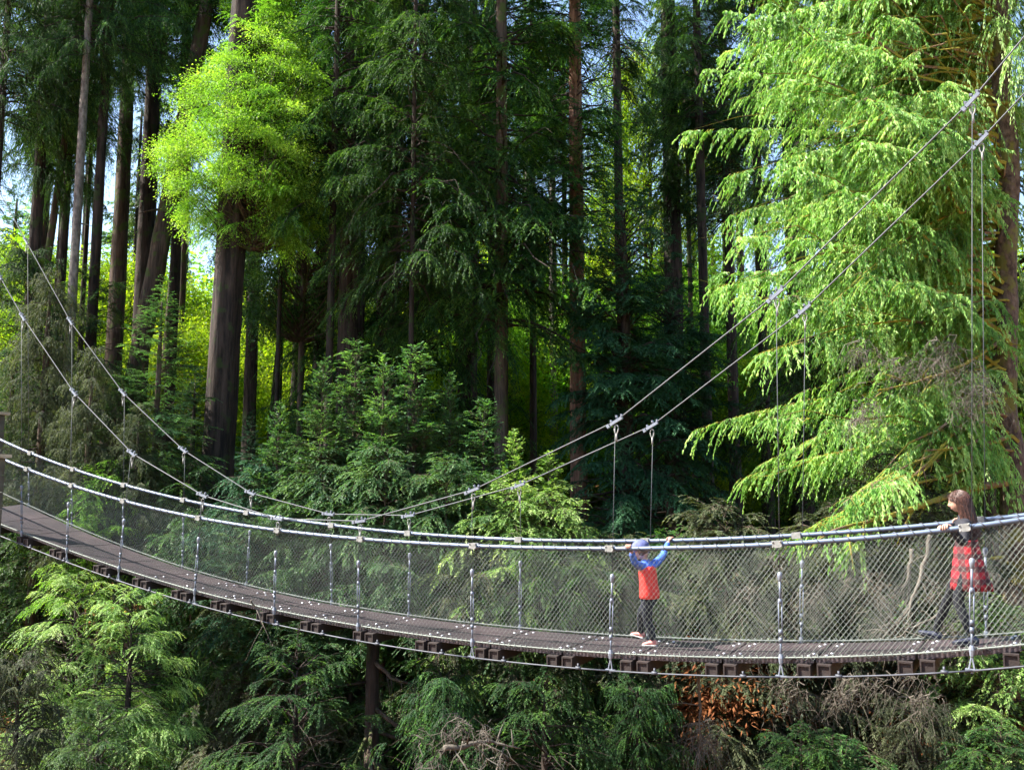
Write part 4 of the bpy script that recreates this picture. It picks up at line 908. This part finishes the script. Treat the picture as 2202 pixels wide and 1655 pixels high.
# ------------------------------------------------------------------ the two children on the bridge
def skinned(V_, E_, R_, sub=2, root=0):
    """grow a smooth tapering surface round a skeleton; returns numpy vertices and faces"""
    me = bpy.data.meshes.new('skeleton'); me.from_pydata([tuple(v) for v in V_], E_, []); me.update()
    o = bpy.data.objects.new('skeleton', me); COL.objects.link(o)
    o.modifiers.new('skin', 'SKIN'); s = o.modifiers.new('sub', 'SUBSURF'); s.levels = sub; s.render_levels = sub
    if not me.skin_vertices:
        bm = bmesh.new(); bm.from_mesh(me); bm.verts.layers.skin.verify(); bm.to_mesh(me); bm.free()
    for i, r_ in enumerate(R_):
        sv = me.skin_vertices[0].data[i]; sv.radius = (r_, r_) if np.isscalar(r_) else r_; sv.use_root = i == root
    dg = bpy.context.evaluated_depsgraph_get(); ev = o.evaluated_get(dg); m2 = ev.to_mesh()
    v = np.array([x.co[:] for x in m2.vertices]); f = [tuple(p.vertices) for p in m2.polygons]
    ev.to_mesh_clear(); bpy.data.objects.remove(o); bpy.data.meshes.remove(me)
    return v, f
class Body:
    def __init__(s, O, name, label):
        s.O = np.asarray(O); s.A = np.stack([-d3, -n3, z3], 0); s.root = empty(name, tuple(O)); tag(s.root, label, 'person')
        s.I = unit(np.array((0, 0, 1.)))
    def w(s, p): return np.asarray(p, float) @ s.A                     # local -> relative world
    def mesh(s, name, parts, mat, parent=None):
        mb = MB()
        for v, f in parts:
            v = s.w(v); q = [x for x in f if len(x) == 4]; t = [x for x in f if len(x) == 3]; mb.add(v, q, t)
        return mb.build(name, mat, parent or s.root, True)
    def local(s, P): return (np.asarray(P) - s.O) @ s.A.T
def loft(rings, seg=28, wave=0, nw=7, seed=0, cap=True):
    """closed loft of elliptical rings (x, y, z, rx, ry)"""
    th = np.arange(seg) / seg * 2 * np.pi; v = []
    for k, (x, y, z, rx, ry) in enumerate(rings):
        a = wave * (k / (len(rings) - 1)) ** 1.5; m_ = 1 + a * np.sin(th * nw + seed + .3 * k)
        v += [(x + rx * c * q, y + ry * s_ * q, z) for c, s_, q in zip(np.cos(th), np.sin(th), m_)]
    f = [(k * seg + j, k * seg + (j + 1) % seg, (k + 1) * seg + (j + 1) % seg, (k + 1) * seg + j) for k in range(len(rings) - 1) for j in range(seg)]
    if cap:
        n = len(v); v += [rings[0][:3], rings[-1][:3]]
        f += [(n, (j + 1) % seg, j) for j in range(seg)] + [(n + 1, (len(rings) - 1) * seg + j, (len(rings) - 1) * seg + (j + 1) % seg) for j in range(seg)]
    return np.array(v), f
def ell(c, r, R=None, seg=16, rings=10):
    m_ = MB(); m_.ellipsoid(c, r, seg, rings, R); return m_.v[0], [tuple(x) for x in m_.q[0]]
def head(c, size, fwd, up, yaw_ears=True):
    """head with brow, nose, chin and ears; size = height"""
    fwd, up = unit(fwd), unit(up); side = np.cross(up, fwd); up = np.cross(fwd, side)
    th = np.linspace(0, 2 * np.pi, 40, endpoint=False); ph = np.linspace(0, np.pi, 29); v = []
    for p_ in ph:
        for t_ in th:
            x, y, z = math.sin(p_) * math.cos(t_), math.sin(p_) * math.sin(t_), math.cos(p_)
            k = 1 - .32 * max(0, -z - .15) ** 1.2 * (1 if x > -.2 else .6); X_ = x * .47; Y_ = y * .37 * k; Z_ = z * .5
            if x > 0:
                X_ += .085 * math.exp(-((y / .16) ** 2 + ((z + .12) / .16) ** 2))          # nose
                X_ -= .035 * math.exp(-(((abs(y) - .38) / .2) ** 2 + ((z - .08) / .12) ** 2))  # eye hollows
                X_ += .03 * math.exp(-((y / .3) ** 2 + ((z + .48) / .07) ** 2))             # lips
                X_ += .04 * math.exp(-((y / .3) ** 2 + ((z + .8) / .15) ** 2))              # chin
            X_ *= 1 if z > -.3 or x > 0 else 1 - .45 * (-z - .3)
            v.append(np.asarray(c) + size * (fwd * X_ + side * Y_ + up * Z_))
    f = [(i * 40 + j, (i + 1) * 40 + j, (i + 1) * 40 + (j + 1) % 40, i * 40 + (j + 1) % 40) for i in range(28) for j in range(40)]
    parts = [(np.array(v), f)]
    Rm = np.stack([fwd, side, up], 1)
    for s_ in (-1, 1): parts.append(ell(np.asarray(c) + size * (-.03 * fwd + side * s_ * .37 - .04 * up), (size * .07, size * .03, size * .12), Rm, 10, 6))
    eyes = [ell(np.asarray(c) + size * (fwd * .415 + side * s_ * .15 + up * .045), (size * .02, size * .045, size * .022), Rm, 8, 5) for s_ in (-1, 1)]
    mouth = [ell(np.asarray(c) + size * (fwd * .43 - up * .24), (size * .025, size * .09, size * .018), Rm, 8, 5)]
    return parts, eyes, mouth, (fwd, side, up)
def hand(wrist, grip, axis, over, k=1.0):
    """palm over a rail at GRIP, rail direction AXIS, fingers curling down the far side (OVER points across the rail)"""
    wrist, grip = np.asarray(wrist), np.asarray(grip); axis, over = unit(axis), unit(over); up = np.array((0, 0, 1.))
    top = grip + up * .040
    P = [wrist, wrist * .45 + (top - over * .02) * .55, top - over * .018]
    parts = [skinned(P, [(0, 1), (1, 2)], [(.021 * k, .017 * k), (.030 * k, .015 * k), (.034 * k, .013 * k)], 2)]
    for i, (o_, ln) in enumerate(((-.030, .8), (-.010, 1), (.010, .95), (.030, .75))):
        b_ = top - over * .02 + axis * o_ * k
        Q = [b_, b_ + over * .030 + up * .004, b_ + over * (.050) - up * .018 * ln, b_ + over * .044 - up * .045 * ln]
        parts.append(skinned(Q, [(0, 1), (1, 2), (2, 3)], [.0095 * k, .009 * k, .0085 * k, .007 * k], 1))
    b_ = top - over * .025 - axis * .03 * k
    Q = [b_, b_ - axis * .022 - up * .012, b_ - axis * .028 - up * .040 + over * .008, b_ - axis * .018 - up * .058 + over * .022]
    parts.append(skinned(Q, [(0, 1), (1, 2), (2, 3)], [.011 * k, .011 * k, .0095 * k, .008 * k], 1))
    return parts
def shoe(heel, fwd, L_, up=(0, 0, 1), wd=.036, hgt=.05):
    fwd, up = unit(fwd), unit(up); side = np.cross(up, fwd); heel = np.asarray(heel)
    s = np.linspace(0, 1, 9); W_ = wd * np.array([.55, .85, .88, .82, .86, 1.0, 1.02, .85, .35]); Hh = hgt * np.array([.9, 1.35, 1.4, 1.15, .95, .8, .65, .5, .25])
    v = []; seg = 14; th = np.arange(seg) / seg * 2 * np.pi
    for k in range(9):
        for t_ in th:
            v.append(heel + fwd * L_ * s[k] + side * math.cos(t_) * W_[k] + up * (Hh[k] * .5 + Hh[k] * .5 * math.sin(t_) + .012))
    f = [(k * seg + j, k * seg + (j + 1) % seg, (k + 1) * seg + (j + 1) % seg, (k + 1) * seg + j) for k in range(8) for j in range(seg)]
    n = len(v); v += [heel + up * .03, heel + fwd * L_ + up * .02]; f += [(n, (j + 1) % seg, j) for j in range(seg)] + [(n + 1, 8 * seg + j, 8 * seg + (j + 1) % seg) for j in range(seg)]
    v2 = []
    for z in (0, .016):
        for k in range(9):
            for sg in (-1, 1): v2.append(heel + fwd * (L_ * 1.03 * s[k] - .004) + side * sg * (W_[k] + .005) + up * z)
    g = []
    for k in range(8):
        a = 2 * k; g += [(a, a + 2, a + 3, a + 1), (18 + a, 18 + a + 1, 18 + a + 3, 18 + a + 2), (a, 18 + a, 18 + a + 2, a + 2), (a + 1, a + 3, 18 + a + 3, 18 + a + 1)]
    g += [(0, 1, 19, 18), (16, 34, 35, 17)]
    return (np.array(v), f), (np.array(v2), g)
def floor_hit(x, y):
    best = None
    for w_ in np.linspace(0, WID, 111):
        t, z = hit(x, y, w_); e_ = abs(z - deck(t, w_))
        if best is None or e_ < best[0]: best = (e_, t, w_)
    return best[1], best[2]
def mid(a, b_, off=(0, 0, 0), k=.5): return np.asarray(a) * (1 - k) + np.asarray(b_) * k + np.asarray(off)
skin_m = plain('light_skin', (.44, .25, .18), .5, var=.08, scale=20)
M['eye'] = plain('dark_eyes', (.03, .02, .015), .3, var=0); M['lip'] = plain('lips', (.42, .14, .12), .5, var=0)
railz = lambda f, t: float(f(t))

# ---- small child: blue cap, red vest over blue sleeves
tb, _ = hit(1396, 1300, .52); O = V(tb, .52, .014); B = Body(O, 'person', 'small child in blue cap and red vest over blue sleeves, arms stretched to both handrails')
tL = hit(1352, 1177, 0)[0]; tR = hit(1443, 1161, WID)[0]
hL = B.local(bp(tL, 0, railz(NR, tL))); hR = B.local(bp(tR, WID, railz(FR, tR)))
S = 1.0
pel = np.array((0, 0, .60)); ch = np.array((.01, .02, .86)); nk = np.array((.03, .02, 1.00)); sL = np.array((.05, .145, .945)); sR = np.array((-.04, -.115, .955))
print('boy arms', np.linalg.norm(hL - sL), np.linalg.norm(hR - sR), hL, hR)
wL = hL + unit(sL - hL) * .07 + np.array((0, 0, .035)); wR = hR + unit(sR - hR) * .07 + np.array((0, 0, .035))
eL = mid(sL, wL, (-.0, .02, -.06)); eR = mid(sR, wR, (.0, -.02, -.05))
ft_n = floor_hit(1405, 1391); ft_f = floor_hit(1378, 1374)
aN = B.local(V(ft_n[0], ft_n[1], .014)) + (0, 0, .065); aF = B.local(V(ft_f[0], ft_f[1], .014)) + (0, 0, .070)
kN = mid((.0, .075, .58), aN, (.035, 0, 0)); kF = mid((.0, -.075, .58), aF, (.06, 0, 0))
J = [pel, mid(pel, ch), ch, nk, nk + (.015, 0, .05), sL, eL, wL, sR, eR, wR, (0, .075, .58), kN, aN, (0, -.075, .58), kF, aF]
E = [(0, 1), (1, 2), (2, 3), (3, 4), (2, 5), (5, 6), (6, 7), (2, 8), (8, 9), (9, 10), (0, 11), (11, 12), (12, 13), (0, 14), (14, 15), (15, 16)]
Rr = [.085, .08, .085, .04, .036, .042, .031, .02, .042, .031, .02, .065, .045, .028, .065, .045, .028]
hp, ey, mo, fr = head((.075, .035, 1.115), .205, (.86, .30, -.42), (.42, .12, .9))
axL = unit(B.local(bp(tL + .1, 0, railz(NR, tL + .1))) - B.local(bp(tL - .1, 0, railz(NR, tL - .1))))
B.mesh('body', [skinned(J, E, Rr)] + hp + hand(wL, hL, axL, (0, 1, 0), .85) + hand(wR, hR, axL, (0, -1, 0), .85), skin_m)
B.mesh('eyes', ey, M['eye']); B.mesh('mouth', mo, M['lip'])
blue = plain('blue_striped_sleeves', (.05, .13, .50), .8, var=.5, scale=26); redv = plain('red_vest_fabric', (.62, .025, .018), .75, var=.15, scale=10, bump=.3, bscale=25); navy = plain('navy_trousers', (.007, .009, .018), .9, var=.4, scale=12, bump=.4, bscale=20)
B.mesh('sleeves', [skinned([ch + (0, 0, .03), mid(ch, sL, (0, 0, .03)), sL, mid(sL, eL), eL, mid(eL, wL, k=.75)], [(i, i + 1) for i in range(5)], [.07, .058, .055, .047, .043, .036]), skinned([ch + (0, 0, .03), mid(ch, sR, (0, 0, .03)), sR, mid(sR, eR), eR, mid(eR, wR, k=.9)], [(i, i + 1) for i in range(5)], [.07, .058, .055, .047, .043, .034]), loft([(.012, .02, .90, .085, .125), (.02, .02, .955, .068, .095), (.03, .02, .99, .05, .055), (.035, .02, 1.012, .05, .05)])], blue)
B.mesh('vest', [loft([(-.005, 0, .565, .108, .150), (-.008, 0, .60, .112, .155), (-.004, 0, .66, .110, .150), (0, .005, .74, .103, .142), (.005, .01, .82, .100, .142), (.008, .015, .88, .096, .140), (.008, .015, .925, .082, .120), (.012, .015, .945, .060, .085)], 36, .07, 8)], redv)
B.mesh('trousers', [skinned([(0, 0, .60), (0, .06, .56), mid((0, .075, .58), kN), kN, mid(kN, aN), aN + (0, 0, .0)], [(i, i + 1) for i in range(5)], [.095, .088, .074, .060, .052, .047]), skinned([(0, 0, .60), (0, -.06, .56), mid((0, -.075, .58), kF), kF, mid(kF, aF), aF], [(i, i + 1) for i in range(5)], [.095, .088, .074, .060, .052, .047])], navy)
sal = plain('salmon_sandal', (.60, .20, .17), .6, var=.2, scale=30); sole = plain('grey_sole', (.40, .38, .36), .7, var=.1)
for a_, fw, up in ((aN, (.9, .25, 0), (0, 0, 1)), (aF, (1, .05, .22), (-.22, 0, 1))):
    u_, s_ = shoe(np.asarray(a_) - unit(fw) * .045 - (0, 0, .065), fw, .175, up); so = B.mesh('shoe', [u_], sal); B.mesh('sole', [s_], sole, so)
fw, sd_, up_ = fr; hc = np.array((.075, .035, 1.115)); Rm = np.stack([fw, sd_, up_], 1)
cap_v, cap_f = ell((0, 0, 0), (.112, .092, .100), None, 24, 14); keep = cap_v[:, 2] > -.012
cap_v[~keep, 2] = -.012; cap_v = (cap_v + (-.004, 0, .032)) @ Rm.T + hc
s = np.linspace(-1, 1, 11); bv = []
for dz in (0, -.005):
    for r_, z in ((.095, .0), (.135, -.004), (.16, -.012)):
        for q in s: bv.append((math.cos(q * .75) * r_, math.sin(q * .75) * r_ * .62, z + .022 + dz - abs(q) * .008))
bf = []
for l in (0, 33):
    for i in range(2):
        for j in range(10): bf.append((l + i * 11 + j, l + i * 11 + j + 1, l + (i + 1) * 11 + j + 1, l + (i + 1) * 11 + j))
for j in range(10): bf.append((22 + j, 23 + j, 56 + j, 55 + j))
cp = B.mesh('cap', [(cap_v, cap_f), (np.array(bv) @ Rm.T + hc, bf)], plain('faded_blue_cap', (.085, .10, .24), .85, var=.25, scale=30))
hv, hf = ell((0, 0, 0), (.104, .086, .108), None, 24, 14); m_ = (hv[:, 0] > .03) | (hv[:, 2] < -.05); hv[m_] *= .86
B.mesh('hair', [(hv @ Rm.T + hc + .002 * up_, hf)], plain('short_brown_hair', (.10, .055, .03), .6, var=.4, scale=60))

# ---- older child: long auburn hair, black top, red and black tartan dress
tb, _ = hit(2086, 1290, .50); O = V(tb, .50, .014); G = Body(O, 'person', 'older child with long auburn hair in black top and red tartan dress')
tL = hit(2030, 1136, 0)[0]; tR = hit(2062, 1124, WID)[0]
hL = G.local(bp(tL, 0, railz(NR, tL))); hR = G.local(bp(tR, WID, railz(FR, tR)))
pel = np.array((0, 0, .80)); ch = np.array((.0, 0, 1.10)); nk = np.array((.015, 0, 1.26)); sL = np.array((.0, .155, 1.19)); sR = np.array((.0, -.155, 1.19))
print('girl arms', np.linalg.norm(hL - sL), np.linalg.norm(hR - sR), hL, hR)
wL = hL + unit(sL - hL + np.array((0, 0, .05))) * .08 + (0, 0, .03); wR = hR + unit(sR - hR + np.array((0, 0, .05))) * .08 + (0, 0, .03)
def elbow(s_, w_, L1, L2, down):
    d_ = np.linalg.norm(w_ - s_); d2_ = min(d_, L1 + L2 - .001); a = (L1 ** 2 - L2 ** 2 + d2_ ** 2) / (2 * d2_); h_ = math.sqrt(max(L1 ** 2 - a * a, 0))
    u_ = unit(w_ - s_); dn = np.array(down, float); dn -= u_ * (dn @ u_); return s_ + u_ * a + unit(dn) * h_
eL = elbow(sL, wL, .27, .24, (-.3, .2, -1)); eR = elbow(sR, wR, .27, .24, (-.3, -.2, -1))
f1 = floor_hit(2012, 1374); f2_ = floor_hit(2092, 1390)
aF = G.local(V(f1[0], f1[1], .014)) + (0, 0, .085); aB = G.local(V(f2_[0], f2_[1], .014)) + (0, 0, .075)
print('feet', aF, aB)
hpF, hpB = np.array((.02, -.08, .78)), np.array((-.01, .08, .78))
kF = elbow(hpF, aF, .37, .37, (1, 0, 0)); kB = elbow(hpB, aB, .37, .37, (1, 0, .0))
J = [pel, mid(pel, ch), ch, nk, nk + (.012, 0, .06), sL, eL, wL, sR, eR, wR, hpB, kB, aB, hpF, kF, aF]
Rr = [.09, .075, .09, .042, .038, .045, .032, .021, .045, .032, .021, .072, .048, .032, .072, .048, .032]
hc = np.array((.045, 0, 1.392)); hp, ey, mo, fr = head(hc, .205, (1, .10, -.22), (.20, 0, 1))
axL = unit(G.local(bp(tL + .1, 0, railz(NR, tL + .1))) - G.local(bp(tL - .1, 0, railz(NR, tL - .1))))
G.mesh('body', [skinned(J, E, Rr)] + hp + hand(wL, hL, axL, (0, 1, 0)) + hand(wR, hR, axL, (0, -1, 0)), skin_m)
G.mesh('eyes', ey, M['eye']); G.mesh('mouth', mo, M['lip'])
black = plain('black_top_fabric', (.012, .012, .018), .85, var=.3, scale=20)
G.mesh('top', [skinned([ch + (0, 0, .03), mid(ch, sL, (0, 0, .03)), sL, mid(sL, eL), eL, mid(eL, wL, k=.8)], [(i, i + 1) for i in range(5)], [.08, .066, .060, .050, .046, .036]), skinned([ch + (0, 0, .03), mid(ch, sR, (0, 0, .03)), sR, mid(sR, eR), eR, mid(eR, wR, k=.8)], [(i, i + 1) for i in range(5)], [.08, .066, .060, .050, .046, .036]), loft([(0, 0, .98, .098, .122), (0, 0, 1.06, .104, .135), (0, 0, 1.15, .10, .145), (.005, 0, 1.20, .085, .13), (.01, 0, 1.235, .06, .08), (.014, 0, 1.262, .048, .05)])], black)
m, nt, p = mat_new('red_black_tartan'); L = nt.links.new; tc = N(nt, 'ShaderNodeTexCoord'); sx = N(nt, 'ShaderNodeSeparateXYZ'); L(tc.outputs['Object'], sx.inputs[0])
hd = N(nt, 'ShaderNodeVectorMath', operation='DOT_PRODUCT'); hd.inputs[1].default_value = (DIR[0] + .35 * NRM[0], DIR[1] + .35 * NRM[1], 0); L(tc.outputs['Object'], hd.inputs[0])
outs = []
for src_, ph in ((hd.outputs['Value'], .2), (sx.outputs[2], .5)):
    a_ = N(nt, 'ShaderNodeMath', operation='MULTIPLY_ADD'); a_.inputs[1].default_value = 2 * math.pi / .12; a_.inputs[2].default_value = ph; L(src_, a_.inputs[0])
    b_ = N(nt, 'ShaderNodeMath', operation='SINE'); L(a_.outputs[0], b_.inputs[0]); c_ = N(nt, 'ShaderNodeMapRange'); c_.inputs[1].default_value = .05; c_.inputs[2].default_value = .25; c_.inputs[3].default_value = 1; c_.inputs[4].default_value = .42; L(b_.outputs[0], c_.inputs[0]); outs.append(c_.outputs[0])
mu = N(nt, 'ShaderNodeMath', operation='MULTIPLY'); L(outs[0], mu.inputs[0]); L(outs[1], mu.inputs[1]); pw = N(nt, 'ShaderNodeMath', operation='POWER'); pw.inputs[1].default_value = 1.7; L(mu.outputs[0], pw.inputs[0])
mx = N(nt, 'ShaderNodeMix', data_type='RGBA'); mx.inputs['A'].default_value = (.012, .008, .010, 1); mx.inputs['B'].default_value = (.34, .008, .018, 1); L(pw.outputs[0], mx.inputs['Factor']); L(mx.outputs['Result'], p.inputs['Base Color']); p.inputs['Roughness'].default_value = .8
dv, df = loft([(.0, 0, 1.03, .100, .128), (.0, 0, .99, .104, .128), (.0, 0, .93, .118, .132), (-.005, 0, .85, .130, .140), (-.01, 0, .77, .146, .150), (-.015, 0, .69, .160, .158), (-.02, 0, .61, .172, .164), (-.025, 0, .53, .182, .168)], 48, .10, 9)
G.mesh('dress', [(dv, df)], m)
G.mesh('leggings', [skinned([(0, 0, .80), (0, .06, .76), mid(hpB, kB), kB, mid(kB, aB), aB], [(i, i + 1) for i in range(5)], [.09, .085, .072, .055, .050, .038]), skinned([(0, 0, .80), (0, -.06, .76), mid(hpF, kF), kF, mid(kF, aF), aF], [(i, i + 1) for i in range(5)], [.09, .085, .072, .055, .050, .038])], plain('dark_leggings', (.005, .006, .010), .9, var=.3))
dk = plain('dark_blue_shoes', (.018, .022, .045), .6, var=.2)
for a_, fw, up, dz in ((aB, (.97, .2, 0), (0, 0, 1), .075), (aF, (.95, .0, .32), (-.32, 0, .95), .085)):
    u_, s_ = shoe(np.asarray(a_) - unit(fw) * .055 - (0, 0, dz - .002), fw, .235, up, .042, .06); so = G.mesh('shoe', [u_], dk); G.mesh('sole', [s_], black, so)
# long straight hair as strands over the skull
r = np.random.default_rng(8); n = 2600; th = r.uniform(1.12, 2 * np.pi - 1.12, n); u = np.linspace(0, 1, 12)
fw, sd_, up_ = fr; Pp = []
for t_ in th:
    k0 = r.uniform(.05, .5); ln = r.uniform(1.05, 1.28); lay = r.uniform(1.02, 1.12); q = []
    for a in u:
        ph = k0 + a * 3.2
        if ph < 1.55: x, y, z = math.sin(ph) * math.cos(t_) * .47, math.sin(ph) * math.sin(t_) * .38, math.cos(ph) * .52
        else: x, y, z = math.cos(t_) * (.47 - .05 * (ph - 1.55)), math.sin(t_) * (.38 + .05 * (ph - 1.55)), -(ph - 1.55) * .62 * ln
        q.append(hc + .205 * lay * (fw * x + sd_ * y + up_ * z) - fw * .008)
    Pp.append(np.array(q))
for _ in range(420):
    t_ = r.uniform(-1.15, 1.15); sw = 1 if t_ > 0 else -1; q = []
    for a in u:
        ph = .1 + a * r.uniform(.98, 1.02) * (1.0 + .55 * abs(t_) / 1.15); tt2 = t_ + sw * .35 * a
        q.append(hc + .205 * 1.05 * (fw * math.sin(ph) * math.cos(tt2) * .48 + sd_ * math.sin(ph) * math.sin(tt2) * .39 + up_ * math.cos(ph) * .52) - fw * .004)
    Pp.append(np.array(q))
n = len(Pp); Pp = np.array(Pp) + r.normal(0, .0022, (n, 12, 3)) + (r.normal(0, .006, (n, 1, 3)) * (u ** 1.5)[None, :, None]); mb = MB(); mb.many(G.w(Pp.reshape(-1, 3)).reshape(n, 12, 3), .0024, 3)
hv, hf = ell((0, 0, 0), (.102, .083, .108), None, 24, 14); m_ = (hv[:, 0] > .05); hv[m_] *= .88
mb.add(G.w(hv @ np.stack([fw, sd_, up_], 1).T + hc - fw * .012), hf)
hm = plain('auburn_hair', (.055, .022, .014), .45, var=.5, scale=40); mb.build('hair', hm, G.root, True)
